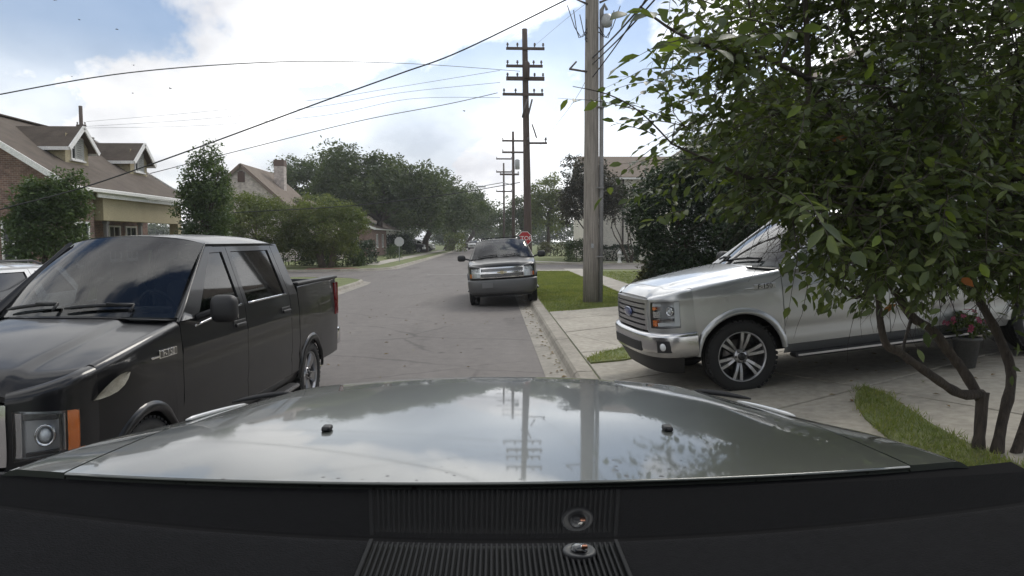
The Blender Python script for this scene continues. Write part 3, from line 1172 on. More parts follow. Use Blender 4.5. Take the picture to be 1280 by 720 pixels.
b.box(Vector((-18.75, 63, 8.6)) + o2, (0.9, 0.9, 0.55), 0.02)
b.build('chimney_cap', mat('cap_brown', (0.13, 0.09, 0.075), 0.8), ch)
b = MB()
b.box(Vector((-15.4, 64.5, 2.2)) + o2, (2.4, 5, 4.2))
b.build('side_wing', M_brick2, h2)
b = MB()
slab_between(b, [Vector(p) + o2 for p in ((-14.0, 61.7, 4.3), (-17.2, 61.7, 5.6), (-17.2, 67.3, 5.6), (-14.0, 67.3, 4.3))], 0.12)
b.build('wing_roof', M_roof2, h2)

# --- cream house on the right beyond the cross street
h3, o3 = gable_house('cream_house', 'cream stucco house with brown roof behind the wooden utility pole', 8.3, 22, 61, 73, 7.3, 9.6, 'x', M_cream, M_roof3,
                     [('S', 12.9, 5.6, 1.1, 1.6), ('S', 16.5, 5.6, 1.1, 1.6), ('S', 19.5, 5.6, 1.1, 1.6), ('S', 16.5, 2.2, 1.1, 1.7), ('S', 19.5, 2.2, 1.1, 1.7), ('W', 66, 5.6, 1.1, 1.6)])
b = MB()
b.tube([Vector((11.2, 60.9, 7.2)) + o3, Vector((11.2, 60.9, 0.3)) + o3], 0.07, 8)
b.build('downspout', mat('dark_downspout', (0.06, 0.05, 0.045), 0.6), h3)

# --- grey house behind the leafy tree on the right
h4, o4 = gable_house('grey_house', 'grey sided two-storey house glimpsed behind the leafy tree', 9.8, 20.0, 25.5, 37, 6.4, 9.6, 'y', M_greysid, M_roof3,
                     [('S', 11.6, 5.0, 1.1, 1.6), ('S', 14.9, 5.0, 1.1, 1.6), ('S', 18.0, 5.0, 1.1, 1.6), ('S', 14.9, 2.2, 1.1, 1.7), ('S', 18.2, 2.2, 1.1, 1.7), ('W', 30, 5, 1.1, 1.6)])
b = MB()
b.box(Vector((11.6, 25.46, 1.3)) + o4, (1.0, 0.08, 2.3), 0.01)
dr4 = b.build('door', M_door, h4)

# small far house fragments under the oaks
gable_house('far_white_house', 'small far house with white porch columns beneath the left oaks', -24, -14.2, 92, 104, 3.4, 5.8, 'y', M_trim, M_roof2, [('E', 96, 1.8, 1, 1.5), ('E', 100, 1.8, 1, 1.5), ('S', -18, 1.8, 1.2, 1.5)])
gable_house('far_brick_house', 'small far brick house behind the left corner hedge', -24, -13.0, 76, 86, 3.2, 5.2, 'y', M_brick1, M_roof2, [('E', 79, 1.8, 1, 1.5), ('E', 83, 1.8, 1, 1.5), ('S', -15, 1.8, 1.0, 1.6)])

# ------------------------------------------------------------------ trees and shrubs
M_bark = mat('bark', (0.115, 0.09, 0.07), 0.95, base2=(0.06, 0.048, 0.038), vscale=4, stretch=(3, 3, 0.7), bump=0.8, bscale=25)
M_bark_pale = mat('pale_bark', (0.20, 0.155, 0.12), 0.9, base2=(0.10, 0.08, 0.065), vscale=5, stretch=(2, 2, 0.6), bump=0.5, bscale=30)
L_oak = leaf_mat('oak_leaves', [(0.046, 0.066, 0.032), (0.078, 0.104, 0.048), (0.062, 0.086, 0.040), (0.10, 0.13, 0.058)], 0.25, 0.5, 0.25)
L_myrtle = leaf_mat('myrtle_leaves', [(0.085, 0.11, 0.042), (0.135, 0.16, 0.058), (0.105, 0.135, 0.05), (0.165, 0.18, 0.07)], 0.3, 0.5, 0.5)
L_holly = leaf_mat('holly_leaves', [(0.014, 0.030, 0.014), (0.028, 0.05, 0.020), (0.020, 0.038, 0.016), (0.045, 0.075, 0.03)], 0.12, 0.35, 0.5)
L_magnolia = leaf_mat('magnolia_leaves', [(0.035, 0.034, 0.026), (0.05, 0.046, 0.034), (0.028, 0.034, 0.022), (0.075, 0.06, 0.045)], 0.15, 0.4, 0.4)
L_conif = leaf_mat('conifer_leaves', [(0.05, 0.082, 0.034), (0.08, 0.118, 0.046), (0.065, 0.10, 0.04), (0.11, 0.15, 0.058)], 0.25, 0.5, 0.5)
L_hedge = leaf_mat('hedge_leaves', [(0.03, 0.052, 0.018), (0.055, 0.082, 0.026), (0.042, 0.068, 0.022), (0.075, 0.11, 0.035)], 0.2, 0.5, 0.8)
L_shrub = leaf_mat('shrub_leaves', [(0.055, 0.055, 0.03), (0.08, 0.075, 0.042), (0.05, 0.06, 0.028), (0.10, 0.09, 0.055)], 0.2, 0.6, 1.0)


def leaf_arrays(P, size, rg_, flat=0.35, aspect=0.5):
    """one folded four-cornered leaf at every point"""
    n = len(P)
    d = rg_.normal(0, 1, (n, 3))
    d[:, 2] = d[:, 2] * 0.6 - 0.25
    d /= np.linalg.norm(d, axis=1)[:, None]
    up = rg_.normal(0, 0.7, (n, 3))
    up[:, 2] += flat * 3
    s = np.cross(d, up)
    s /= np.linalg.norm(s, axis=1)[:, None] + 1e-9
    nn = np.cross(s, d)
    sz = (size * rg_.uniform(0.6, 1.35, n))[:, None]
    V = np.zeros((n, 4, 3))
    V[:, 0] = P
    V[:, 1] = P + d * sz * 0.45 + s * sz * aspect * 0.5 + nn * sz * 0.10
    V[:, 2] = P + d * sz
    V[:, 3] = P + d * sz * 0.45 - s * sz * aspect * 0.5 + nn * sz * 0.10
    return V


def crown_points(rg_, c, r, ncl, nper, clr, shell=0.5, bottom=-1.0, lumps=0.25):
    """leaf positions in clumps filling an uneven ellipsoid"""
    d = rg_.normal(0, 1, (ncl, 3))
    d /= np.linalg.norm(d, axis=1)[:, None]
    d[:, 2] = np.where(d[:, 2] < bottom, -d[:, 2] * 0.5, d[:, 2])
    rad = shell + (1 - shell) * rg_.uniform(0, 1, ncl) ** 0.5
    ph = rg_.uniform(0, 6.28, 6)
    lump = 1 + lumps * (np.sin(3.1 * d[:, 0] + ph[0]) * np.sin(2.7 * d[:, 1] + ph[1]) + 0.7 * np.sin(5.3 * d[:, 2] + ph[2] + 2 * d[:, 0]) * np.sin(4.7 * d[:, 0] + ph[3]))
    C = np.array(c) + d * (rad * lump)[:, None] * np.array(r)
    k = np.repeat(np.arange(ncl), nper)
    cs = clr * rg_.uniform(0.55, 1.3, ncl)
    q = rg_.normal(0, 1, (len(k), 3))
    q /= np.linalg.norm(q, axis=1)[:, None]
    q *= rg_.uniform(0, 1, len(k))[:, None] ** 0.45
    q[:, 2] *= 0.7
    return C, C[k] + q * cs[k][:, None]


def make_tree(name, label, cat, base, trunk_h, c, r, ncl, nper, clr, leaf, lm, seed, trunk_r=0.2, stems=1, group=None, shell=0.5, bottom=-0.6, bark=None, limbs=10, lumps=0.25, flat=0.35, spread=0.5):
    """c: crown centre relative to the base"""
    rg_ = np.random.default_rng(seed)
    root = empty(name, base)
    tag(root, label, cat, group)
    C, P = crown_points(rg_, c, r, ncl, nper, clr, shell, bottom, lumps)
    V = leaf_arrays(P, leaf, rg_, flat)
    me = np_mesh('crown', V.reshape(-1, 3), np.arange(len(V) * 4).reshape(-1, 4), [lm])
    obj_of('crown', me, root)
    b = MB()
    tips = []
    for s in range(stems):
        a = 6.28 * s / stems + rg_.uniform(0, 1)
        b0 = Vector((math.cos(a), math.sin(a), 0)) * (0 if stems == 1 else trunk_r * 1.3)
        tip = Vector((c[0], c[1], trunk_h)) * 1.0 + Vector((math.cos(a), math.sin(a), 0)) * (0 if stems == 1 else r[0] * spread)
        pts = [b0 + Vector((0, 0, -0.1))]
        for k in range(1, 5):
            t = k / 4
            q = b0.lerp(tip, t)
            q += Vector(rg_.normal(0, 0.08 * trunk_h * 0.25, 3)) * (1 if k < 4 else 0.5)
            q.z = tip.z * t
            pts.append(q)
        rr = trunk_r / math.sqrt(stems)
        b.tube(pts, [rr * 1.35, rr, rr * 0.85, rr * 0.75, rr * 0.6], 10)
        tips.append((pts[-1], rr * 0.6))
    for k in range(limbs):
        src, rr = tips[k % len(tips)]
        tgt = Vector(C[int(rg_.integers(len(C)))])
        mid = src.lerp(tgt, 0.5) + Vector((0, 0, 0.12 * (tgt - src).length))
        b.tube([src, mid, tgt], [rr * 0.7, rr * 0.42, rr * 0.12], 7)
    b.build('trunk', bark or M_bark, root)
    return root


# in front of the brick house
make_tree('round_shrub_tree', 'rounded small green tree beside the brick house corner', 'tree', (-13.65, 22.0, 0.12), 1.2, (0, 0, 2.1), (0.92, 0.92, 1.75), 330, 44, 0.38, 0.13, L_conif, 21, 0.12, 3, limbs=12, spread=0.2)
make_tree('columnar_tree', 'pointed green evergreen at the end of the porch', 'tree', (-12.45, 31.0, 0.12), 2.2, (0, 0, 2.75), (0.98, 0.98, 3.0), 380, 44, 0.40, 0.14, L_conif, 22, 0.14, 1, limbs=10)
make_tree('slender_tree', 'wispy dark treetop beyond the roof at the picture edge', 'tree', (-24.2, 33.5, 0.1), 5.5, (0, 0, 6.9), (1.0, 1.0, 1.35), 40, 26, 0.32, 0.16, L_oak, 23, 0.12, 1, limbs=14, shell=0.3)
# pointed tip of the evergreen
rg_t = np.random.default_rng(5)
# crape myrtles at the corner
make_tree('crape_myrtle', 'broad olive green crape myrtle with several trunks by the corner', 'tree', (-10.75, 45.6, 0.12), 1.9, (0, 0, 2.45), (2.55, 2.4, 2.0), 560, 44, 0.5, 0.15, L_myrtle, 31, 0.25, 5, group='crape myrtles at the corner', spread=0.35, bark=M_bark_pale, bottom=-0.95)
make_tree('crape_myrtle', 'crape myrtle half hidden behind the black pickup roof', 'tree', (-15.1, 45.0, 0.12), 1.9, (0, 0, 2.55), (2.7, 2.3, 2.25), 560, 44, 0.5, 0.15, L_myrtle, 32, 0.25, 4, group='crape myrtles at the corner', spread=0.35, bark=M_bark_pale, bottom=-0.95)
# live oaks along the left of the street
oak = dict(group='live oaks lining the left side of the street', limbs=16, bottom=-0.55, shell=0.45, lumps=0.3)
make_tree('oak_tree', 'tallest spreading dark oak behind the pale brick house', 'tree', (-14.2, 84, 0.12), 4.0, (0.8, 0, 6.9), (7.8, 6.5, 5.2), 820, 40, 1.15, 0.42, L_oak, 41, 0.55, 1, **oak)
make_tree('oak_tree', 'dark oak left of the tallest oak, above the chimney', 'tree', (-23.5, 92, 0.12), 4.5, (0, 0, 8.6), (6.2, 6, 4.2), 380, 36, 1.1, 0.42, L_oak, 42, 0.5, 1, **oak)
make_tree('oak_tree', 'middle oak whose crown reaches over the street', 'tree', (-10.0, 101, 0.12), 3.6, (1.0, 0, 6.0), (6.5, 6, 4.9), 620, 38, 1.1, 0.42, L_oak, 43, 0.5, 1, **oak)
make_tree('oak_tree', 'oak with bare dark trunk showing at the far kerb', 'tree', (-8.0, 126, 0.12), 4.2, (1.2, 0, 6.6), (6.3, 6, 4.8), 520, 36, 1.15, 0.45, L_oak, 44, 0.75, 1, **oak)
make_tree('oak_tree', 'farthest small oak over the end of the street', 'tree', (-6.5, 165, 0.12), 4.0, (2.0, 0, 6.4), (6.5, 6, 5.0), 420, 34, 1.3, 0.5, L_oak, 45, 0.6, 1, **oak)
make_tree('oak_tree', 'low dark oak filling in behind the corner hedge', 'tree', (-17.5, 112, 0.12), 3.4, (0, 0, 5.4), (7.0, 5, 4.2), 360, 34, 1.2, 0.48, L_oak, 46, 0.5, 1, **oak)
# right side of the street, far
make_tree('grey_green_tree', 'tall loose grey green tree right of the double pole', 'tree', (7.6, 98, 0.12), 3.5, (0, 0, 6.0), (2.7, 2.6, 4.4), 240, 34, 0.95, 0.36, L_myrtle, 51, 0.3, 1, group='far trees on the right', limbs=14)
make_tree('grey_green_tree', 'smaller far tree behind the stop sign', 'tree', (5.2, 128, 0.12), 3.2, (0, 0, 5.4), (4.2, 4, 4.0), 260, 34, 1.05, 0.42, L_oak, 52, 0.35, 1, group='far trees on the right', limbs=14)
make_tree('magnolia_tree', 'dark reddish magnolia in front of the cream house', 'tree', (7.7, 56.5, 0.12), 2.2, (0.15, 0, 4.9), (2.6, 2.4, 3.05), 420, 40, 0.58, 0.22, L_magnolia, 53, 0.22, 2, spread=0.2)
make_tree('bent_small_tree', 'thin reddish leaning tree beside the cream house downspout', 'tree', (10.6, 52.0 + 2.5, 0.12), 2.8, (-0.8, 0, 4.6), (1.3, 1.3, 1.8), 90, 26, 0.4, 0.2, L_magnolia, 54, 0.12, 4, spread=0.6)


def hedge(name, label, lo, hi, n, leaf, lm, seed, wob=0.12, cat='hedge'):
    """clipped hedge or shrub: leaves in a thick skin over an uneven box, on woody stems"""
    rg_ = np.random.default_rng(seed)
    lo, hi = np.array(lo), np.array(hi)
    c, h = (lo + hi) / 2, (hi - lo) / 2
    q = rg_.uniform(-1, 1, (n, 3))
    ax = rg_.integers(0, 3, n)
    sg = np.where(rg_.uniform(0, 1, n) < 0.5, -1, 1)
    sg = np.where(ax == 2, 1, sg)
    q[np.arange(n), ax] = sg * (1 - rg_.uniform(0, 0.35, n) ** 1.5)
    P = q * h
    P += wob * np.c_[np.sin(P[:, 1] * 3.1 + P[:, 2] * 2), np.sin(P[:, 0] * 2.7 + P[:, 2] * 3), np.sin(P[:, 0] * 3.3 + P[:, 1] * 2.1)]
    P += rg_.normal(0, wob * 0.4, P.shape)
    root = empty(name, (c[0], c[1], lo[2]))
    tag(root, label, cat)
    P[:, 2] += h[2]
    P[:, 2] = np.maximum(P[:, 2], 0.02)
    V = leaf_arrays(P, leaf, rg_, 0.2, 0.6)
    obj_of('foliage', np_mesh('foliage', V.reshape(-1, 3), np.arange(len(V) * 4).reshape(-1, 4), [lm]), root)
    b = MB()
    k = max(3, int(h[0] * 2 / 0.5))
    for i in range(k):
        x = -h[0] * 0.8 + 1.6 * h[0] * (i + 0.5) / k
        b.tube([(x, rg_.normal(0, 0.1), -0.05), (x + rg_.normal(0, 0.1), rg_.normal(0, 0.15), h[2]), (x + rg_.normal(0, 0.25), rg_.normal(0, 0.3), 1.7 * h[2])], [0.04, 0.03, 0.01], 6)
    b.build('stem', M_bark, root)
    return root


hedge('hedge', 'low clipped hedge under the broad crape myrtle at the corner', (-11.6, 46.9, 0.1), (-8.9, 48.7, 1.2), 3800, 0.15, L_hedge, 61)
hedge('hedge', 'dark taller shrubs at the end of the corner hedge', (-10.4, 51.0, 0.1), (-8.9, 53.0, 1.6), 2600, 0.16, L_holly, 62, 0.2, 'shrub')
hedge('hedge', 'dark hedge running behind the black pickup cab', (-21.0, 48.2, 0.1), (-12.2, 50.0, 1.5), 6500, 0.17, L_hedge, 63, 0.2)
hedge('hedge', 'low dark hedge along the cream house wall', (8.2, 58.6, 0.1), (12.2, 59.8, 1.35), 3800, 0.15, L_holly, 64)
hedge('shrub', 'round green shrub left of the wooden pole across the street', (6.1, 57.0, 0.1), (7.6, 58.6, 1.6), 2200, 0.15, L_hedge, 65, 0.25, 'shrub')
hedge('shrub', 'brownish loose shrubs in front of the dark holly', (4.95, 22.6, 0.1), (6.9, 23.8, 1.1), 2600, 0.15, L_shrub, 66, 0.25, 'shrub')
hedge('shrub', 'small far shrubs under the oaks near the far kerb', (-9.9, 66, 0.1), (-9.5 + 0.4, 68, 1.2), 900, 0.15, L_hedge, 67, 0.25, 'shrub')
hedge('shrub', 'yellow green far shrub beside the street end', (-3.6 - 3.9, 112, 0.1), (-4.9, 115, 2.7), 1300, 0.3, L_myrtle, 68, 0.3, 'shrub')
hedge('shrub', 'dark far shrubs below the middle oak', (-13.5, 88, 0.1), (-10.4, 91, 2.2), 1800, 0.3, L_holly, 70, 0.35, 'shrub')
hedge('shrub', 'far low shrubs right of the stop sign', (5.2, 76, 0.1), (8.4, 78, 1.3), 1600, 0.2, L_shrub, 69, 0.3, 'shrub')
# dense dark hollies behind the silver pickup
hol = dict(group='dark hollies behind the silver pickup', shell=0.55, bottom=-0.9, limbs=12)
make_tree('holly_tree', 'dense dark holly left of the silver pickup windshield', 'tree', (5.75, 21.3, gz(5.75, 21.3)), 1.6, (0, 0, 2.35), (1.5, 1.4, 2.3), 620, 50, 0.42, 0.12, L_holly, 71, 0.16, 2, spread=0.15, **hol)
make_tree('holly_tree', 'taller holly rising behind the silver pickup hood', 'tree', (8.0, 19.5, gz(8, 19.5)), 2.0, (0, 0, 3.0), (2.0, 1.9, 2.9), 700, 50, 0.5, 0.14, L_holly, 72, 0.2, 2, spread=0.15, **hol)
make_tree('holly_tree', 'holly behind the silver pickup cab', 'tree', (10.8, 17.3, gz(10.8, 17.3)), 2.0, (0, 0, 2.7), (2.2, 1.7, 2.6), 600, 46, 0.5, 0.14, L_holly, 73, 0.2, 2, spread=0.15, **hol)
make_tree('holly_tree', 'holly at the picture edge behind the pickup bed', 'tree', (13.6, 15.5, gz(13.6, 15.5)), 2.0, (0, 0, 3.0), (2.2, 1.7, 2.9), 600, 46, 0.5, 0.14, L_holly, 74, 0.2, 2, spread=0.15, **hol)
# a far wood closes the street
rgf = np.random.default_rng(99)
Pf = []
for k in range(110):
    x = -185 + 370 * k / 110 + rgf.normal(0, 1.5)
    yb = 215 + rgf.normal(0, 6) + abs(x) * 0.1
    hh = rgf.uniform(6.0, 8.5)
    _, p = crown_points(rgf, (x, yb, hh * 0.55), (3.6, 3.0, hh * 0.48), 60, 16, 1.5, 0.5, -0.9, 0.3)
    Pf.append(p)
Pf = np.concatenate(Pf)
Pf[:, 2] = np.maximum(Pf[:, 2], 0.3)
V = leaf_arrays(Pf, 0.75, rgf, 0.3, 0.6)
tw = obj_of('treeline', np_mesh('treeline', V.reshape(-1, 3), np.arange(len(V) * 4).reshape(-1, 4), [L_oak]))
tag(tw, 'distant wood closing the view at the street end', 'trees', kind='stuff')

# ------------------------------------------------------------------ utility poles and cables
M_wood = mat('pole_wood', (0.36, 0.325, 0.285), 0.9, base2=(0.19, 0.168, 0.145), vscale=3.5, vdetail=8, stretch=(9, 9, 0.45), bump=0.7, bscale=14)
M_wood2 = mat('dark_pole_wood', (0.115, 0.085, 0.07), 0.9, base2=(0.07, 0.052, 0.045), vscale=3, stretch=(8, 8, 0.5), bump=0.4, bscale=10)
M_galv = mat('galvanised', (0.36, 0.37, 0.375), 0.5, 0.6, var=0.12, vscale=3)
M_ins = mat('insulator', (0.10, 0.085, 0.08), 0.3)
M_cable = mat('cable_black', (0.018, 0.018, 0.02), 0.6)
M_xfmr = mat('transformer_grey', (0.42, 0.43, 0.43), 0.45, var=0.08)
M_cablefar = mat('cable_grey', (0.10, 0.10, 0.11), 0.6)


def crossarm(root, z, l, r, yaw=0.0, n=2, th=0.11, off=-0.18, tilt=0.0, m=None):
    d = Vector((math.cos(yaw), math.sin(yaw), 0))
    b = MB()
    b.bar(Vector((0, off, z)) - d * l - Vector((0, 0, tilt * l)), Vector((0, off, z)) + d * r + Vector((0, 0, tilt * r)), th, th * 1.2, 0.01)
    a = b.build('crossarm', m or M_wood2, root)
    xs_ = []
    for k in range(n):
        xs_ += [-l + 0.08 + k * 0.5 * l, r - 0.08 - k * 0.45 * r]
    for x in xs_:
        b = MB()
        b.lathe([(0.0, 0.0), (0.03, 0.0), (0.03, 0.10), (0.07, 0.12), (0.07, 0.16), (0.045, 0.18), (0.06, 0.21), (0.05, 0.25), (0, 0.26)], 10,
                Matrix.Translation(Vector((0, off, z + 0.06 + tilt * x)) + d * x))
        b.build('insulator', M_ins, a)
    return a


# pole beside the driveway
p1 = gnd(738.5, 378, 0.13)
UP1 = empty('utility_pole', (p1.x, p1.y, 0.12))
tag(UP1, 'thick weathered wooden utility pole with grey conduit on the near verge', 'utility pole', 'utility poles along the right of the street')
b = MB()
pts = [Vector((-0.05 * k / 9 - 0.0, 0, -0.2 + 14.4 * k / 9)) for k in range(10)]
b.tube(pts, [0.225 - 0.0085 * k for k in range(10)], 20)
b.build('shaft', M_wood, UP1)
b = MB()
b.tube([(0.27, -0.05, 0.0), (0.262, -0.05, 3), (0.232, -0.05, 7.75)], 0.062, 10)
for z in (1.3, 3.2, 5.4):
    b.box((0.22, -0.08, z), (0.2, 0.18, 0.035))
b.tube([(0.232, -0.05, 7.75), (0.225, -0.07, 8.0), (0.30, -0.10, 8.15), (0.36, -0.12, 8.0)], [0.062, 0.06, 0.05, 0.04], 8)
b.build('conduit', mat('conduit_grey', (0.23, 0.225, 0.22), 0.7, var=0.1), UP1)
b = MB()
b.box((0.0, -0.235, 1.6), (0.07, 0.012, 0.12), 0.002)
b.build('pole_tag', M_galv, UP1)
b = MB()
b.lathe([(0.0, 0.34), (0.09, 0.33), (0.15, 0.22), (0.16, 0.1), (0.10, 0.0), (0.0, -0.02)], 14, Matrix.Translation((0.36, -0.12, 7.55)))
b.build('cable_head', M_xfmr, UP1)
for s, zz in ((-1, 8.15), (1, 8.2)):
    b = MB()
    b.tube([(s * 0.16, -0.1, zz), (s * 0.5, -0.14, zz + 0.13), (s * 0.72, -0.16, zz + 0.21)], [0.03, 0.022, 0.022], 8)
    b.tube([(s * 0.70, -0.16, zz + 0.15), (s * 0.71, -0.16, zz + 0.42)], [0.05, 0.04], 8)
    b.build('bracket', M_ins, UP1)
b = MB()
b.tube([(-0.15, -0.1, 6.35), (-0.66, -0.12, 6.42)], 0.03, 8)
b.tube([(-0.64, -0.12, 6.42), (-0.46, -0.12, 6.62)], 0.025, 8)
b.build('bracket', M_ins, UP1)
rj = random.Random(3)
for k in range(6):                                           # slack jumper loops below the brackets
    s = -1 if k < 4 else 1
    a = Vector((s * (0.72 - 0.17 * (k % 4)), -0.15, 8.1 - 0.12 * (k % 4)))
    e = Vector((s * 0.14, -0.1, 7.55 - 0.13 * (k % 4)))
    m_ = (a + e) / 2 + Vector((s * (0.05 if k % 2 else -0.08), 0, -0.55 + 0.1 * (k % 4)))
    b = MB()
    b.tube([a.lerp(m_, 0.0), (a * 0.45 + m_ * 0.55 + Vector((0, 0, -0.12))), m_, (e * 0.4 + m_ * 0.6 + Vector((0, 0, -0.03))), e], 0.012, 6)
    b.build('jumper', M_cable, UP1)

# pole at the far corner with four crossarms
UP2 = empty('utility_pole', (1.98, 40.3, 0.12))
tag(UP2, 'dark utility pole with four crossarms rising behind the stop sign', 'utility pole', 'utility poles along the right of the street')
b = MB()
b.tube([(0.02 - 0.03 * k, 0, -0.2 + 13.75 * k / 8) for k in range(9)], [0.24 - 0.0115 * k for k in range(9)], 14)
b.build('shaft', M_wood2, UP2)
zof = lambda py: EYE + (300 - py) / FPX * 40.3 - 0.12
for py, l, r, n in ((67, 1.1, 1.05, 2), (88, 1.1, 0.95, 2), (103, 1.1, 1.05, 2), (122, 1.3, 1.0, 2)):
    a_ = crossarm(UP2, zof(py), l, r, 0.02, n, 0.12 if py != 103 else 0.17)
    a_.location.x = -0.16
crossarm(UP2, zof(181), 0.1, 1.05, -0.02, 1, 0.09)
b = MB()
b.lathe([(0, 0), (0.17, 0.02), (0.18, 0.85), (0.1, 0.95), (0, 0.96)], 16, Matrix.Translation((-0.12, -0.35, zof(104))))
b.build('switch_can', M_wood2, UP2)
for s in (0, 0.3):
    b = MB()
    b.tube([(-0.35 + s, -0.2, zof(150)), (-0.1 + s, -0.2, zof(128))], 0.05, 8)
    b.build('cutout', M_ins, UP2)
b = MB()
b.tube([(0.2, -0.2, zof(158)), (0.35, -0.25, zof(168)), (0.45, -0.25, zof(175))], 0.04, 6)
b.build('cutout', M_ins, UP2)
# third and fourth pole
UP3 = empty('utility_pole', (2.2, 78, 0.12))
tag(UP3, 'distant utility pole with grey transformer behind the tall corner pole', 'utility pole', 'utility poles along the right of the street')
b = MB()
b.tube([(0, 0, -0.2), (0, 0, 7), (-0.05, 0, 13.6)], [0.2, 0.17, 0.13], 10)
b.build('shaft', M_wood2, UP3)
zo3 = lambda py: EYE + (300 - py) / FPX * 78 - 0.12
for py, l, r in ((178, 1.25, 1.2), (192, 1.25, 1.2), (219, 1.5, 0.6)):
    crossarm(UP3, zo3(py), l, r, 0.02, 1, 0.16)
b = MB()
b.lathe([(0, 0), (0.26, 0.02), (0.27, 1.0), (0.15, 1.1), (0, 1.12)], 14, Matrix.Translation((0.42, -0.2, zo3(213))))
b.build('transformer', M_xfmr, UP3)
b = MB()
b.tube([(0, -0.1, zo3(232)), (-1.2, -0.1, zo3(229)), (-3.2, -0.1, zo3(233))], [0.05, 0.045, 0.04], 6)
b.build('lamp_arm', M_galv, UP3)
b = MB()
b.box((-3.5, -0.1, zo3(234)), (0.9, 0.3, 0.18), 0.06)
b.build('lamp_head', M_xfmr, UP3)
UP4 = empty('utility_pole', (1.75, 118, 0.12))
tag(UP4, 'farthest thin utility pole with small crossarms', 'utility pole', 'utility poles along the right of the street')
b = MB()
b.tube([(0, 0, -0.2), (0, 0, 7), (-0.05, 0, 14.5)], [0.2, 0.17, 0.13], 8)
b.build('shaft', M_wood2, UP4)
zo4 = lambda py: EYE + (300 - py) / FPX * 118 - 0.12
for py in (200, 216, 240):
    crossarm(UP4, zo4(py), 1.3, 1.3, 0.02, 1, 0.18)
# slim pole beyond the brick house
UP5 = empty('utility_pole', tuple(at(107, 290, 62)[:2]) + (0.1,))
tag(UP5, 'slim utility pole poking up behind the near dormer', 'utility pole')
b = MB()
zt5 = at(107, 134, 62).z
b.tube([(0, 0, -0.2), (0, 0, zt5)], [0.2, 0.15], 8)
b.build('shaft', M_wood2, UP5)
crossarm(UP5, at(108, 159, 62).z, 0.3, 0.5, 0, 1, 0.16)


def cable(pts, r, label, m=None, grp='overhead cables'):
    """smooth line through the points"""
    P = [Vector(p) for p in pts]
    out = []
    for i in range(len(P) - 1):
        p0, p1_, p2, p3 = P[max(i - 1, 0)], P[i], P[i + 1], P[min(i + 2, len(P) - 1)]
        for k in range(8):
            t = k / 8
            out.append(0.5 * ((2 * p1_) + (p2 - p0) * t + (2 * p0 - 5 * p1_ + 4 * p2 - p3) * t * t + (3 * p1_ - p0 - 3 * p2 + p3) * t ** 3))
    out.append(P[-1])
    b = MB()
    b.tube(out, r, 6)
    o = b.build('overhead_cable', m or M_cable)
    tag(o, label, 'cable', grp)
    return o


cable([at(-60, 282, 20.6), at(0, 262, 20.5), at(105, 234, 20.4), at(240, 187, 20.3), at(400, 128, 20.2), at(500, 92, 20.1), at(580, 62, 20.0), at(735, -14, p1.y - 0.2)], 0.019,
      'thick black service cable sloping from the near pole to the brick house')
cable([at(-60, 133, 14), at(0, 118, 15), at(160, 91, 17), at(320, 78.5, 20), at(430, 77, 26), at(540, 81, 34), at(650, 89, 40.2)], 0.013, 'long bowed cable crossing the top of the sky')
cable([at(150, 226, 36), at(195, 215, 36), at(300, 188, 37), at(450, 151, 38), at(560, 130, 39), at(622, 116, 40)], 0.018, 'thin cable from the four-armed pole sloping down to the left')
cable([at(60, 248, 40), at(230, 268, 40), at(305, 265, 40), at(440, 257, 40), at(560, 243, 40), at(650, 228, 40.2)], 0.022, 'cable strung low in front of the oak crowns')
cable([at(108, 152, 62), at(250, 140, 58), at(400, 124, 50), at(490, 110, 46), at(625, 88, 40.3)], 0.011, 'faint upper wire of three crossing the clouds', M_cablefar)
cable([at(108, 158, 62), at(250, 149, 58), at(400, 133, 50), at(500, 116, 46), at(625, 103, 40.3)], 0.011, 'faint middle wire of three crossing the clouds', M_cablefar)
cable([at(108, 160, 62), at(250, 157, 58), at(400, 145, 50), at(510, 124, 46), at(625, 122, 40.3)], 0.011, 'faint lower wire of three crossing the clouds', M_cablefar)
cable([at(741, 72, p1.y - 0.2), at(775, 38, 16), at(830, -25, 12)], 0.022, 'upper of the cables running from the near pole over the leafy tree')
cable([at(741, 80, p1.y - 0.2), at(780, 42, 15.5), at(840, -25, 12)], 0.018, 'middle of the cables running from the near pole over the leafy tree')
cable([at(741, 96, p1.y - 0.2), at(775, 50, 16), at(822, -25, 12)], 0.016, 'lowest of the cables running from the near pole over the leafy tree')
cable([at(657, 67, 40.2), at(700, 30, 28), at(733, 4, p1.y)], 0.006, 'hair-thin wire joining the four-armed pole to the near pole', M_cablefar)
cable([at(676, 181, 40.2), at(715, 130, 28), at(735, 95, p1.y)], 0.007, 'hair-thin lower wire joining the corner pole to the near pole', M_cablefar)

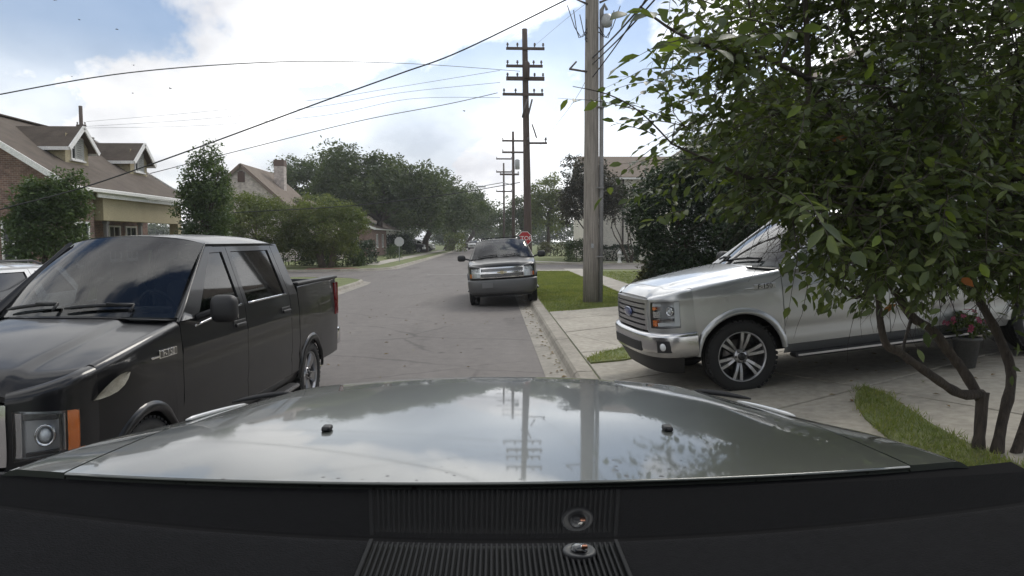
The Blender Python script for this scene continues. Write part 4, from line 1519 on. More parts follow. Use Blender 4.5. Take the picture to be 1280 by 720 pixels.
# ------------------------------------------------------------------ birds
M_bird = mat('bird_dark', (0.02, 0.02, 0.022), 0.8)
birds = [(68, 0.5, 30, 'topmost dark bird at the upper picture edge'), (99, 25, 26, 'dark bird high over the near dormer'), (146, 37, 26, 'dark bird right of the high pair of birds'),
         (90, 96, 26, 'dark bird just above the bowed cable'), (167, 82, 28, 'dark bird below the high pair, under a cloud gap'), (166, 117, 24, 'larger dark bird left of the lowest bird pair'),
         (213, 111, 24, 'dark bird nearest the middle of the sky'), (580, 139, 40, 'dark bird alone beside the four-armed pole')]
for i, (bx, by, Y, lab) in enumerate(birds):
    rb = random.Random(i)
    ln = 0.10 * Y / 26
    b = MB()
    b.tube([(-ln * 0.5, 0, 0), (-ln * 0.2, 0, 0.01), (ln * 0.15, 0, 0.015), (ln * 0.4, 0, 0.02), (ln * 0.55, 0, 0.015)], [ln * 0.05, ln * 0.13, ln * 0.16, ln * 0.1, ln * 0.015], 8)
    for s in (-1, 1):
        b.add([(ln * 0.18, s * ln * 0.1, 0.02), (-ln * 0.12, s * ln * 0.1, 0.02), (-ln * 0.2, s * ln * 0.5, ln * 0.28), (-ln * 0.12, s * ln * 0.85, ln * 0.16), (ln * 0.12, s * ln * 0.5, ln * 0.3)], [[0, 1, 2, 4], [4, 2, 3]])
    o = b.build('bird', M_bird)
    o.location = at(bx, by, Y)
    o.rotation_euler = (rb.uniform(-0.3, 0.3), rb.uniform(-0.3, 0.3), rb.uniform(0, 6))
    tag(o, lab, 'bird', 'birds in the sky')

# ------------------------------------------------------------------ signs and hydrant
M_red = mat('sign_red', (0.42, 0.02, 0.025), 0.5, var=0.05)
M_signw = mat('sign_white', (0.78, 0.77, 0.76), 0.5)
M_signback = mat('sign_back', (0.50, 0.50, 0.49), 0.5, 0.3, var=0.06)
def octo(r, y, k=1.0):
    return [(r * k * math.cos(R(22.5 + 45 * i)), y, r * k * math.sin(R(22.5 + 45 * i))) for i in range(8)]


def stop_sign(loc, zc, rz, label, face=True):
    root = empty('stop_sign', loc, rz)
    tag(root, label, 'road sign')
    r = 0.40
    b = MB()
    f, k = octo(r, -0.006), octo(r, 0.006)
    b.add(f + k, [list(range(8)), list(range(8, 16))[::-1]] + [[i, (i + 1) % 8, 8 + (i + 1) % 8, 8 + i] for i in range(8)])
    pl = b.build('sign_plate', M_signw if face else M_signback, root)
    pl.location.z = zc
    if face:
        b = MB()
        b.add(octo(r, -0.0095, 0.93), [list(range(8))])
        b.build('red_field', M_red, pl)
        text_mesh('STOP', 0.32, 0.002, M_signw, 'lettering', pl, Matrix.Translation((0, -0.013, -0.0)) @ Matrix.Rotation(R(90), 4, 'X'))
    b = MB()
    b.box((0, 0.04, (zc + r) / 2 - 0.1), (0.05, 0.05, zc + r + 0.1))
    b.build('post', M_galv, root)
    return root


s1 = at(656, 298, 38.2)
stop_sign((s1.x, s1.y, 0.12), s1.z - 0.12, 0.05, 'red octagonal STOP sign above the parked dark van roof')
s2 = at(499, 302, 57)
stop_sign((s2.x, s2.y, 0.12), s2.z - 0.12, 0.1, 'pale grey back of a sign on a post at the far left corner', False)
M_hyd = mat('hydrant_white', (0.68, 0.67, 0.62), 0.5, var=0.08)
hp = at(790.5, 326, 50.5)
hy = empty('fire_hydrant', (9.8, 54.6, 0.12))
tag(hy, 'small white fire hydrant on the lawn beyond the cross street', 'hydrant')
b = MB()
b.lathe([(0.16, -0.02), (0.16, 0.06), (0.10, 0.08), (0.10, 0.55), (0.15, 0.57), (0.15, 0.62), (0.12, 0.70), (0.06, 0.78), (0.03, 0.80), (0.03, 0.86), (0, 0.86)], 16)
b.build('barrel', M_hyd, hy)
for a in (0, 90, 180):
    b = MB()
    b.lathe([(0.055, 0.08), (0.055, 0.17), (0.07, 0.17), (0.07, 0.21), (0, 0.215)], 12, Matrix.Translation((0, 0, 0.42)) @ Matrix.Rotation(R(a - 90), 4, 'Z') @ Matrix.Rotation(R(90), 4, 'Y'))
    b.build('nozzle', M_hyd, hy)
hy.scale = (1.25, 1.25, 1.15)

# ------------------------------------------------------------------ vehicles
M_chrome = mat('chrome', (0.72, 0.72, 0.73), 0.12, 1.0)
M_satin = mat('satin_metal', (0.46, 0.46, 0.47), 0.3, 1.0)
M_blkpl = mat('black_plastic', (0.016, 0.016, 0.017), 0.55)
M_blkgl = mat('gloss_black', (0.010, 0.010, 0.011), 0.15, coat=0.5)
M_rubber = mat('rubber', (0.016, 0.016, 0.016), 0.85, bump=0.2, bscale=60)
M_glass = mat('tinted_glass', (0.012, 0.014, 0.017), 0.04, spec=0.55)
M_glass2 = mat('clear_dark_glass', (0.045, 0.052, 0.056), 0.04, spec=0.9)
M_under = mat('underbody', (0.008, 0.008, 0.008), 0.95)
M_disc = mat('brake_disc', (0.16, 0.15, 0.145), 0.5, 0.8)
M_pocket = mat('wheel_pocket', (0.03, 0.03, 0.032), 0.4, 0.5)
M_alloy = mat('alloy', (0.42, 0.42, 0.43), 0.34, 1.0)
M_lens = clear_mat('clear_lens')
M_amber = mat('amber_lens', (0.75, 0.17, 0.015), 0.15, coat=1.0)
M_redl = mat('red_lens', (0.20, 0.012, 0.012), 0.12, coat=1.0)
M_refl = mat('lamp_reflector', (0.55, 0.56, 0.57), 0.36, 0.9)
M_bulb = mat('lamp_glass', (0.75, 0.77, 0.78), 0.08, 0.0, coat=1.0)
M_plate = mat('plate_white', (0.14, 0.14, 0.14), 0.5)
V_clear = clear_mat('windshield_tint', (0.34, 0.37, 0.38), 1.5)
V_tint = clear_mat('privacy_tint', (0.16, 0.17, 0.18), 1.5)
M_seat = mat('seat_fabric', (0.035, 0.033, 0.032), 0.9)
M_blue = mat('badge_blue', (0.015, 0.035, 0.14), 0.2, coat=1.0)
M_gold = mat('emblem_gold', (0.62, 0.55, 0.38), 0.25, 1.0)


def paint(name, base, metal=0.0, rough=0.3, coat=1.0):
    m = mat(name, base, rough, metal, spec=0.3 if coat < 1 else 0.5, coat=coat, coat_rough=0.035, rvar=0.08, vscale=3.0)
    return m


P_black = paint('black_paint', (0.004, 0.0042, 0.0055), 0.0, 0.35, 0.42)
P_silver = paint('silver_paint', (0.43, 0.44, 0.445), 0.75, 0.34)
P_dgrey = paint('dark_pewter_paint', (0.006, 0.0062, 0.006), 0.0, 0.34, 0.35)
P_white = paint('white_paint_car', (0.70, 0.70, 0.69), 0.0, 0.35)
P_sage = paint('sage_grey_paint', (0.062, 0.070, 0.060), 0.4, 0.33)


def make_wheel(parent, loc, side, kind, r=0.40, wd=0.27, fit=1.0):
    """wheel whose outer face looks to y*side"""
    root = empty('wheel')
    root.parent = parent
    root.location = loc
    root.scale = (fit, 1, 1)
    A = Matrix.Rotation(R(-90 * side), 4, 'X')             # local z -> y*side
    h = wd / 2
    rr = r * 0.69
    b = MB()
    b.lathe([(rr, -h * 0.9), (r * 0.86, -h), (r * 0.965, -h * 0.86), (r, -h * 0.6), (r, -h * 0.25), (r - 0.008, -h * 0.22), (r - 0.008, -h * 0.16), (r, -h * 0.13), (r, h * 0.13),
             (r - 0.008, h * 0.16), (r - 0.008, h * 0.22), (r, h * 0.25), (r, h * 0.6), (r * 0.965, h * 0.86), (r * 0.86, h), (r * 0.74, h * 0.97), (rr, h * 0.82)], 44, A)
    n = 44
    for k in range(n):                                     # tread blocks on the shoulder
        a = 2 * math.pi * k / n
        q = A @ Vector((math.cos(a) * r * 0.995, math.sin(a) * r * 0.995, h * 0.72))
        rot = (A @ Matrix.Rotation(a, 4, 'Z')).to_3x3()
        b.box(q, (0.016, r * 2 * math.pi / n * 0.62, h * 0.34), 0, rot)
    b.build('tyre', M_rubber, root)
    b = MB()
    b.lathe([(rr * 0.995, -h * 0.85), (rr * 0.93, -h * 0.6), (rr * 0.93, h * 0.55), (rr * 0.96, h * 0.80), (rr * 1.01, h * 0.86), (rr * 1.01, h * 0.80)], 40, A, 0)
    b.lathe([(rr * 0.93, -h * 0.2), (0.02, -h * 0.2)], 32, A, 1)
    b.lathe([(rr * 0.66, -h * 0.12), (rr * 0.66, h * 0.02), (0.05, h * 0.02)], 28, A, 2)
    M3 = A.to_3x3()

    def spoke(a, w0, w1, r0, r1, z0, z1, th=0.02, mi=0):
        c, s = math.cos(a), math.sin(a)
        rad, tan = Vector((c, s, 0)), Vector((-s, c, 0))
        P = []
        for rad_, wv, zz in ((r0, w0, z0), ((r0 + r1) / 2, (w0 + w1) / 2, (z0 + z1) / 2 + 0.012), (r1, w1, z1)):
            P += [rad * rad_ - tan * wv + Vector((0, 0, zz)), rad * rad_ + tan * wv + Vector((0, 0, zz)),
                  rad * rad_ + tan * wv * 1.25 + Vector((0, 0, zz - th * 1.6)), rad * rad_ - tan * wv * 1.25 + Vector((0, 0, zz - th * 1.6))]
        F = []
        for i in (0, 4):
            F += [[i + j, i + (j + 1) % 4, i + 4 + (j + 1) % 4, i + 4 + j] for j in range(4)]
        F += [[0, 1, 2, 3], [8, 9, 10, 11]]
        b.add([M3 @ p for p in P], F, mi)
    zi, zo = h * 0.50, h * 0.72
    if kind == 'six':
        for k in range(6):
            a = 2 * math.pi * (k + 0.25) / 6
            for d in (-0.17, 0.17):
                spoke(a + d * 0.95, 0.014, 0.017, rr * 0.27, rr * 0.98, zi, zo, 0.012)
            spoke(a, 0.035, 0.05, rr * 0.2, rr * 0.95, zi - 0.02, zo - 0.025, 0.02, 1)
    elif kind == 'five':
        for k in range(5):
            a = 2 * math.pi * k / 5 + 0.3
            for d in (-0.13, 0.13):
                spoke(a + d, 0.022, 0.030, rr * 0.24, rr * 0.97, zi, zo)
    else:
        for k in range(6):
            a = 2 * math.pi * k / 6
            spoke(a, 0.045, 0.055, rr * 0.2, rr * 0.97, zi, zo)
    b.lathe([(rr * 0.30, zi - 0.03), (rr * 0.29, zi + 0.005), (rr * 0.2, zi + 0.018), (0.0, zi + 0.022)], 24, A, 0)
    b.lathe([(rr * 0.16, zi + 0.0), (rr * 0.155, zi + 0.032), (0.0, zi + 0.036)], 20, A, 1)
    for k in range(6):
        a = 2 * math.pi * k / 6
        b.lathe([(0.012, zi), (0.012, zi + 0.035), (0, zi + 0.037)], 6, A @ Matrix.Translation((math.cos(a) * rr * 0.235, math.sin(a) * rr * 0.235, 0)), 2)
    b.build('rim', [M_alloy, M_pocket, M_disc], root)
    return root


def make_vehicle(name, label, cat, V, loc, rz, group=None):
    """a pickup or van. x forward from the front axle, y to its left, z up"""
    root = empty(name, loc, rz)
    tag(root, label, cat, group)
    if V.get('scale'):
        root.scale = V['scale']
    pm, gm = V['paint'], V.get('glass', V_tint if V.get('interior') else M_glass)
    suv = V.get('suv', False)
    W, xr = V.get('W', 1.0), V.get('xr', -3.68)
    xf = V.get('xf', 0.95)
    xb = 0.50
    ra, zax, zrock = V.get('ra', 0.475), V.get('zax', 0.41), V.get('zrock', 0.46)
    zb = V.get('zb', 1.29)
    zroof = V.get('zroof', 1.86)
    tum = V.get('tum', 0.43)
    zh0, zh1 = V.get('zh', (1.27, 1.13))                    # hood edge height at cowl and nose
    xd0, xd1, xd2 = -0.50, -1.745, -2.97                    # door edges
    xcab = V.get('xcab', -3.23)
    xend = V.get('xend', -4.92)
    xroof = V.get('xroof', -3.06)
    ztail = V.get('ztail', 1.385)

    def S(x, z):
        k = 0.018
        zz = min(z, zb)
        t = (zz - 0.86) / 0.45
        y = W * (1 - 0.026 * t * t) + 0.010 * math.exp(-((zz - 1.10) / 0.035) ** 2) - 0.012 * math.exp(-((zz - 0.66) / 0.05) ** 2)
        y -= tum * k * math.log1p(math.exp(min(40, (z - zb) / k)))
        if x > 0:
            y -= 0.055 * (x / 0.5) ** 2 * (1 if x < 0.5 else 1)
        if x < xend + 0.5:
            y -= 0.03 * ((xend + 0.5 - x) / 0.5) ** 2
        return y

    def zl(x):
        z = zrock
        for a in (0.0, xr):
            if abs(x - a) < ra:
                z = max(z, zax + math.sqrt(ra * ra - (x - a) ** 2))
        return z

    def zt(x):
        t = (x - xd0) / (0.9 - xd0)
        return zh0 + (zh1 - zh0) * (0.55 * t + 0.45 * t * t)

    # ---- front contour
    def C(q, z, off=0.0):
        sgn = 1 if q >= 0 else -1
        th = abs(q) * math.pi / 2
        ysd = S(xb, min(z, zb)) + off
        xz = xf - 0.10 * max(0.0, (z - 0.92)) - 0.02 + off
        e = 0.62
        return (xb + (xz - xb) * max(0.0, math.cos(th)) ** e, sgn * ysd * max(0.0, math.sin(th)) ** e, z)
    qg = V.get('qg', 0.30)

    def arch_stations(a0, a1):
        xs_ = {a0, a1}
        for a in (0.0, xr):
            for k in range(19):
                x = a + ra * math.cos(math.pi * k / 18) * 0.9999
                if a0 < x < a1:
                    xs_.add(x)
        m = 8
        for k in range(m):
            x = a0 + (a1 - a0) * k / m
            if all(abs(x - a) > ra for a in (0, xr)):
                xs_.add(x)
        return sorted(xs_)

    vstat = [0, .12, .25, .38, .5, .6, .68, .74, .78, .82, .86, .9, .93, .96, 1.0]
    for s in (1, -1):
        # ---- front fender
        rr = 0.06

        def fend(u, v):
            x = u
            z0, z1 = zl(x), zt(x) - rr
            if v <= 0.78:
                z = z0 + (z1 - z0) * v / 0.78
                return (x, s * S(x, z), z)
            ph = (v - 0.78) / 0.22 * math.pi / 2
            return (x, s * (S(x, z1) - rr * (1 - math.cos(ph))), z1 + rr * math.sin(ph))
        b = MB()
        b.grid(fend, 1, 1, 0, True, (0, -s * 0.03, 0), us=arch_stations(xd0 + 0.004, xb), vs=vstat)

        def flare(a, xc):
            def f(u, v):
                ang = math.pi * (0.03 + 0.94 * u)
                r_ = ra + (-0.012, 0.0, 0.02, 0.05, 0.062)[int(v)]
                o_ = (0.0, 0.030, 0.034, 0.014, -0.004)[int(v)]
                x, z = xc + r_ * math.cos(ang), zax + r_ * math.sin(ang)
                return (x, s * (S(max(min(x, xb), xend), max(z, 0.35)) + o_), z)
            return f
        b.grid(flare(0, 0.0), 1, 1, 0, True, None, us=[k / 26 for k in range(27)], vs=[0, 1, 2, 3, 4])
        fe = b.build('fender', pm, root)
        if V.get('badge'):
            bx0, bz0 = V['badge'][0], V['badge'][1]
            bb = MB()
            bb.box((bx0, s * (S(bx0, bz0) + 0.004), bz0), (0.25, 0.012, 0.06), 0.004)
            bb.box((bx0 + 0.17, s * (S(bx0, bz0) + 0.004), bz0 - 0.012), (0.12, 0.010, 0.016), 0.003)
            bb.box((bx0, s * (S(bx0, bz0) + 0.0065), bz0), (0.232, 0.012, 0.044), 0.003, mi=1)
            bd = bb.build('fender_badge', [V['badge'][2], V['badge'][4]], fe)
            mt = Matrix.Translation((bx0, s * (S(bx0, bz0) + 0.013), bz0)) @ Matrix.Rotation(R(180 if s > 0 else 0), 4, 'Z') @ Matrix.Rotation(R(90), 4, 'X')
            text_mesh('F-150', 0.075, 0.002, V['badge'][3], 'lettering', bd, mt)
        # ---- front corner with the lamp opening
        hq0, hq1, hz0, hz1 = V['lamp']
        ztop = zt(xb) - 0.004
        zlo = V.get('zclip', 0.74)
        b = MB()
        zin = zt(0.82) - 0.03
        b.ring(lambda q, z: C(s * q, z), [(qg, zlo), (1.0, zlo), (1.0, ztop - 0.045), (qg, zin - 0.045)], [(hq0, hz0), (hq1, hz0 + V.get('lampskew', 0.0)), (hq1, hz1 + V.get('lamprise', 0.0)), (hq0, hz1)], 10, 4, 0,
               reveal=(-0.05, -s * 0.03, 0), mi2=1)
        def shoulder(u, v):
            q = qg + (1.0 - qg) * u
            ze = zin + (ztop - zin) * u
            ph = v * math.pi / 2
            p = Vector(C(s * q, ze - 0.045, 0.0))
            pin = Vector(C(s * q, ze - 0.045, -0.075))
            k_ = 1 - math.cos(ph)
            return Vector((p.x + (pin.x - p.x) * k_, p.y + (pin.y - p.y) * k_, ze - 0.045 + 0.045 * math.sin(ph)))
        b.grid(shoulder, 1, 1, 0, True, None, us=[k / 10 for k in range(11)], vs=[0, .2, .4, .6, .8, 1.0])
        fc = b.build('front_corner', [pm, M_blkpl], root)
        bm = bmesh.new()
        bm.from_mesh(fc.data)
        line = [Vector(shoulder(k / 10, 0.0)) for k in range(11)]
        bmesh.ops.remove_doubles(bm, verts=[v for v in bm.verts if min((v.co - p).length for p in line) < 1e-3], dist=1e-3)
        bm.to_mesh(fc.data)
        bm.free()
        HQ = [(hq0, hz0), (hq1, hz0 + V.get('lampskew', 0.0)), (hq1, hz1 + V.get('lamprise', 0.0)), (hq0, hz1)]
        lp = MB()
        back = quadpatch(lambda q, z: Vector(C(s * q, z)) - Vector((0.05, s * 0.03, 0)), HQ)
        lp.grid(back, 14, 8, 0, False)
        lamp = lp.build('headlight', M_refl, root)
        # bulbs and inner bezels
        el = MB()
        for (fu, fv, rad) in V.get('bulbs', ((0.35, 0.55, 0.075),)):
            c0 = Vector(back(fu, fv))
            dx = Vector((0.93, s * 0.36, 0)).normalized()
            mt = Matrix.Translation(c0 - dx * 0.01) @ dx.to_track_quat('Z', 'Y').to_matrix().to_4x4()
            el.lathe([(rad, 0.0), (rad, 0.035), (rad * 0.86, 0.036), (rad * 0.7, 0.012)], 18, mt, 1)
            el.lathe([(rad * 0.62, 0.006), (rad * 0.5, 0.03), (rad * 0.25, 0.045), (0, 0.048)], 16, mt, 0)
        for (u0, u1, v0, v1, mi) in V.get('lampbars', ()):
            g4 = [(u0, v0), (u1, v0), (u1, v1), (u0, v1)]
            pz = [Vector(back(*t)) + Vector((0.03, s * 0.018, 0)) for t in g4]
            el.add(pz + [p - Vector((0.03, s * 0.018, 0)) for p in pz], [[0, 1, 2, 3]] + [[i, (i + 1) % 4, 4 + (i + 1) % 4, 4 + i] for i in range(4)], mi)
        el.build('bulb', [M_bulb, M_chrome, M_blkpl, M_amber], lamp)
        am = V.get('amber')
        if am:
            b = MB()
            aq = [(hq0 + (hq1 - hq0) * am[0], am[2]), (hq0 + (hq1 - hq0) * am[1], am[3]), (hq0 + (hq1 - hq0) * am[1], am[5]), (hq0 + (hq1 - hq0) * am[0], am[4])]
            b.grid(quadpatch(lambda q, z: C(s * q, z, -0.004), aq), 6, 6, 0, True, (-0.03, -s * 0.02, 0))
            b.build('turn_signal', M_amber, lamp)
        b = MB()
        b.grid(quadpatch(lambda q, z: C(s * q, z, 0.003), HQ), 12, 6, 0, True)
        b.build('lens', M_lens, lamp)
        # ---- doors
        zsill = zrock

        def belt(x):
            return zb - 0.005
        roofrail = zroof - 0.025
        fo = [(xd0 - 0.004, zb - 0.01), (xd1 + 0.004, zb), (xd1 + 0.004, roofrail), (-1.335, roofrail - 0.01)]
        fi = [(-0.74, V.get('dip', zb - 0.045)), (xd1 + 0.085, zb + 0.02), (xd1 + 0.105, roofrail - 0.055), (-1.385, roofrail - 0.06)]
        ro = [(xd1 - 0.004, zb), (xd2 + 0.004, zb), (xd2 + (0.11 if not suv else 0.02), roofrail), (xd1 - 0.004, roofrail)]
        ri = [(xd1 - 0.075, zb + 0.02), (xd2 + 0.12, zb + 0.025), (xd2 + (0.20 if not suv else 0.11), roofrail - 0.055), (xd1 - 0.085, roofrail - 0.055)]
        for dn, x0, x1, O, Q in (('front_door', xd0, xd1, fo, fi), ('rear_door', xd1, xd2, ro, ri)):
            b = MB()
            lo_ = [(x0 - 0.004, zsill + 0.02), (x1 + 0.004, zsill + 0.02), (O[1][0], O[1][1]), (O[0][0], O[0][1])]
            b.grid(quadpatch(lambda x, z: (x, s * S(x, z), z), lo_), 10, 16, 0, True, (0, -s * 0.03, 0), vs=[0, .06, .12, .2, .26, .3, .36, .45, .55, .63, .70, .74, .77, .8, .85, .92, 1.0])
            b.ring(lambda x, z: (x, s * S(x, z), z), O, Q, 8, 2, 0, reveal=(0, -s * 0.022, 0), mi2=1, skirt=(0, -s * 0.03, 0))
            d = b.build(dn, [pm, M_blkpl], root)
            b = MB()
            b.grid(quadpatch(lambda x, z: (x, s * (S(x, z) - 0.016), z), Q), 8, 6, 0, True)
            b.build('window', gm, d)
            b = MB()                                       # weather strip at the belt
            wl = [Vector((Q[0][0] + (Q[1][0] - Q[0][0]) * k / 6, s * (S(Q[0][0], zb) + 0.006), Q[0][1] + (Q[1][1] - Q[0][1]) * k / 6 - 0.004)) for k in range(7)]
            b.tube(wl, 0.011, 6)
            b.build('belt_strip', V.get('belt', M_blkpl), d)
            hx, hz = x1 + 0.17, zb - 0.15
            b = MB()
            b.box((hx, s * (S(hx, hz) + 0.022), hz), (0.22, 0.022, 0.034), 0.010, seg=2)
            b.box((hx, s * (S(hx, hz) + 0.002), hz), (0.26, 0.008, 0.085), 0.003, mi=1)
            b.box((hx + 0.09, s * (S(hx, hz) + 0.012), hz), (0.03, 0.03, 0.03), 0.004)
            b.box((hx - 0.09, s * (S(hx, hz) + 0.012), hz), (0.03, 0.03, 0.03), 0.004)
            b.build('door_handle', [V.get('handle', pm), M_blkpl], d)
            if dn == 'front_door':
                b = MB()
                mx, mz = -0.80, zb + 0.055
                mw, mh = V.get('mirror', (0.25, 0.20))
                b.bar((mx, s * (S(mx, zb) - 0.01), zb - 0.01), (mx - 0.02, s * (W + 0.12), mz - 0.02), 0.07, 0.05, 0.015)
                b.box((mx - 0.02, s * (W + 0.10 + mw / 2), mz), (0.15, mw, mh), 0.07, seg=4)
                mir = b.build('side_mirror', V.get('mirror_mat', M_blkpl), d)
                b = MB()
                b.box((mx - 0.088, s * (W + 0.10 + mw / 2), mz), (0.006, mw * 0.8, mh * 0.78), 0.0)
                b.build('mirror_glass', M_chrome, mir)
        # ---- A pillar
        b = MB()

        def apil(u, v):
            wy = 0.87 - 0.15 * u
            pw = Vector((-0.585 - 0.80 * u, s * wy, zh0 + 0.02 + (zroof - 0.005 - zh0 - 0.02) * u))
            xx, zz = xd0 - 0.008 + (-1.335 - xd0) * u, zb - 0.01 + (zroof - 0.035 - zb + 0.01) * u
            pd = Vector((xx, s * S(xx, zz), zz))
            p = pw.lerp(pd, v)
            bul = math.sin(math.pi * v) * 0.014
            return p + Vector((bul, s * bul, bul))
        b.grid(apil, 14, 6, 0, True, None)
        b.build('windshield_pillar', pm, root)
        # ---- rear of the cab / quarter panel
        b = MB()
        if not suv:
            b.grid(quadpatch(lambda x, z: (x, s * S(x, z), z), [(xd2 - 0.004, zsill + 0.02), (xcab, zsill + 0.02), (xcab, zb), (xd2 - 0.004, zb)]), 5, 14, 0, True, (0, -s * 0.03, 0))
            b.grid(quadpatch(lambda x, z: (x, s * S(x, z), z), [(xd2 - 0.004, zb), (xcab, zb), (xroof - 0.01, zroof - 0.02), (xd2 + 0.103, zroof - 0.02)]), 5, 8, 0, True, (0, -s * 0.03, 0))
            b.build('cab_corner', pm, root)
        else:
            def qp(u, v):
                z0 = zl(u)
                z = z0 + (zb - z0) * v
                return (u, s * S(u, z), z)
            b.grid(qp, 1, 1, 0, True, (0, -s * 0.03, 0), us=arch_stations(xend + 0.02, xd2 - 0.004), vs=vstat)
            b.grid(flare(0, xr), 1, 1, 0, True, None, us=[k / 26 for k in range(27)], vs=[0, 1, 2, 3, 4])
            xrf = xroof
            O = [(xd2 - 0.004, zb), (xend + 0.02, zb), (xrf - 0.01, roofrail), (xd2 + 0.012, roofrail)]
            Q = [(xd2 - 0.10, zb + 0.03), (xend + 0.22, zb + 0.04), (xrf + 0.16, roofrail - 0.05), (xd2 - 0.10, roofrail - 0.05)]
            b.ring(lambda x, z: (x, s * S(x, z), z), O, Q, 8, 2, 0, reveal=(0, -s * 0.022, 0), mi2=1)
            qo = b.build('quarter_panel', [pm, M_blkpl], root)
            b = MB()
            b.grid(quadpatch(lambda x, z: (x, s * (S(x, z) - 0.016), z), Q), 8, 6, 0, True)
            b.build('window', gm, qo)
        # ---- sills
        b = MB()
        b.grid(lambda u, v: (xd0 + 0.0 + (xcab - xd0) * u, s * (S(-1, zsill) - 0.005 - 0.06 * v), zsill + 0.015 - 0.10 * v), 6, 3, 0, True)
        if V.get('boards', True):
            b.box(((xd0 + xd2) / 2 - 0.05, s * (W + 0.0), zsill - 0.10), (2.45, 0.15, 0.05), 0.015, mi=1)
            b.box(((xd0 + xd2) / 2 - 0.05, s * (W + 0.078), zsill - 0.093), (2.40, 0.008, 0.02), 0.0, mi=2)
        b.build('running_board', [pm, M_blkpl, M_satin], root)
    # ---- hood
    def hood(u, v):
        vv = v * 2 - 1
        xrear = -0.46 + 0.13 * (1 - vv * vv)
        yh = (S(max(-0.46, min(xb, xrear)), zt(-0.4)) - 0.068)
        yv = vv * yh
        k = abs(yv) / (S(xb, 1.05) + 0.012)
        xfr = xb + (xf - 0.055 - xb) * max(0.0, 1 - k ** 3.0) ** (1 / 3.0)
        x = xrear + (xfr - xrear) * u
        if x <= xb:
            yv = vv * (S(x, zt(x) - 0.06) - 0.068)
        else:
            yv = vv * (S(xb, zt(xb) - 0.06) - 0.068)
        bul = smooth01((0.66 - abs(vv)) / 0.10) * V.get('bulge', 0.022) * (1 - 0.25 * u)
        z = zt(x) + 0.045 * (1 - abs(vv) ** 2.2) + bul - 0.075 * max(0, (u - 0.86) / 0.14) ** 2
        return (x, yv, z)
    b = MB()
    b.grid(hood, 1, 1, 0, True, (0, 0, -0.03), us=[k / 22 for k in range(19)] + [.84, .86, .88, .9, .92, .94, .96, .98, 1.0], vs=[k / 44 for k in range(45)])
    hd = b.build('hood', pm, root)
    # ---- cowl
    b = MB()
    b.grid(lambda u, v: (-0.40 + 0.13 * (1 - (v * 2 - 1) ** 2) - (0.22) * u, (v * 2 - 1) * 0.90, zh0 + 0.020 + 0.03 * (1 - (v * 2 - 1) ** 2) - 0.02 * u), 3, 16, 0, True)
    b.build('cowl', M_blkpl, root)
    # ---- windshield
    def ws(u, v):
        vv = v * 2 - 1
        base = Vector((-0.60 + 0.24 * (1 - vv * vv), vv * 0.868, zh0 + 0.015 + 0.035 * (1 - vv * vv)))
        top = Vector((-1.395 + 0.10 * (1 - vv * vv), vv * 0.715, zroof - 0.008 + 0.055 * (1 - abs(vv) ** 2.5)))
        p = base.lerp(top, u)
        return p + Vector((0.022, 0, 0.022)) * math.sin(math.pi * u)
    b = MB()
    b.grid(ws, 14, 24, 0, True)
    wsh = b.build('windshield', V.get('wsglass', V_clear if V.get('interior') else gm), root)
    for y0, y1 in ((0.55, -0.02), (-0.12, -0.70)):
        b = MB()
        pts = []
        for k in range(9):
            t = k / 8
            q = Vector(ws(0.05 + 0.075 * math.sin(math.pi * 0.5 * (1 - t)) * 0.6, (y0 + (y1 - y0) * t) / 0.868 / 2 + 0.5))
            pts.append(q + Vector((0.022, 0, 0.022)))
        b.tube(pts, [0.014] * 8 + [0.008], 6)
        b.tube([pts[0] + Vector((0.06, 0, -0.04)), pts[0], pts[3] + Vector((0.012, 0, 0.012))], [0.014, 0.012, 0.008], 6)
        b.build('wiper', M_blkpl, root)
    # ---- roof
    def roof(u, v):
        vv = v * 2 - 1
        x0 = -1.395 + 0.10 * (1 - vv * vv)
        x = x0 + (xroof - x0) * u
        ye = S(x, zroof - 0.03) + 0.003
        ye = 0.715 + (ye - 0.715) * min(1, u / 0.05) if ye > 0.715 else ye
        drop = 0.03 * max(0, (u - 0.8) / 0.2) ** 2
        arch = 0.02 * math.sin(math.pi * min(1, u))
        return (x, vv * ye, zroof - 0.012 + (0.062 + arch) * (1 - abs(vv) ** 3.2) - drop)
    b = MB()
    b.grid(roof, 1, 1, 0, True, (0, 0, -0.03), us=[0, .02, .05, .1, .2, .3, .4, .5, .6, .7, .8, .85, .9, .95, 1], vs=[0, .01, .025, .05, .08, .12, .18, .25, .35, .45, .55, .65, .75, .82, .88, .92, .95, .975, .99, 1])
    rf = b.build('roof', pm, root)
    if V.get('rack'):
        for s in (1, -1):
            b = MB()
            b.tube([(-1.75, s * 0.60, zroof + 0.03), (-1.9, s * 0.60, zroof + 0.095), (xroof + 0.5, s * 0.60, zroof + 0.095), (xroof + 0.3, s * 0.60, zroof + 0.03)], 0.018, 8)
            b.build('roof_rail', M_blkpl, rf)
        for x in (-2.1, xroof + 0.8):
            b = MB()
            b.bar((x, -0.6, zroof + 0.105), (x, 0.6, zroof + 0.105), 0.06, 0.025, 0.008)
            b.build('roof_bar', M_blkpl, rf)
    # ---- back of the cab or the tailgate of a van
    zlow = 0.95 if not suv else 0.55
    def backw(y, z):
        t = (z - zb) / (zroof - 0.03 - zb)
        xx = xcab if not suv else xend
        x = xx + (xroof - 0.005 - xx) * max(0, t)
        return (x, y * S(x, z), z)
    b = MB()
    b.ring(backw, [(-1, zb), (1, zb), (0.995, zroof - 0.03), (-0.995, zroof - 0.03)], [(-0.82, zb + 0.06), (0.82, zb + 0.06), (0.8, zroof - 0.10), (-0.8, zroof - 0.10)], 8, 2, 0, reveal=(0.02, 0, 0), mi2=1)
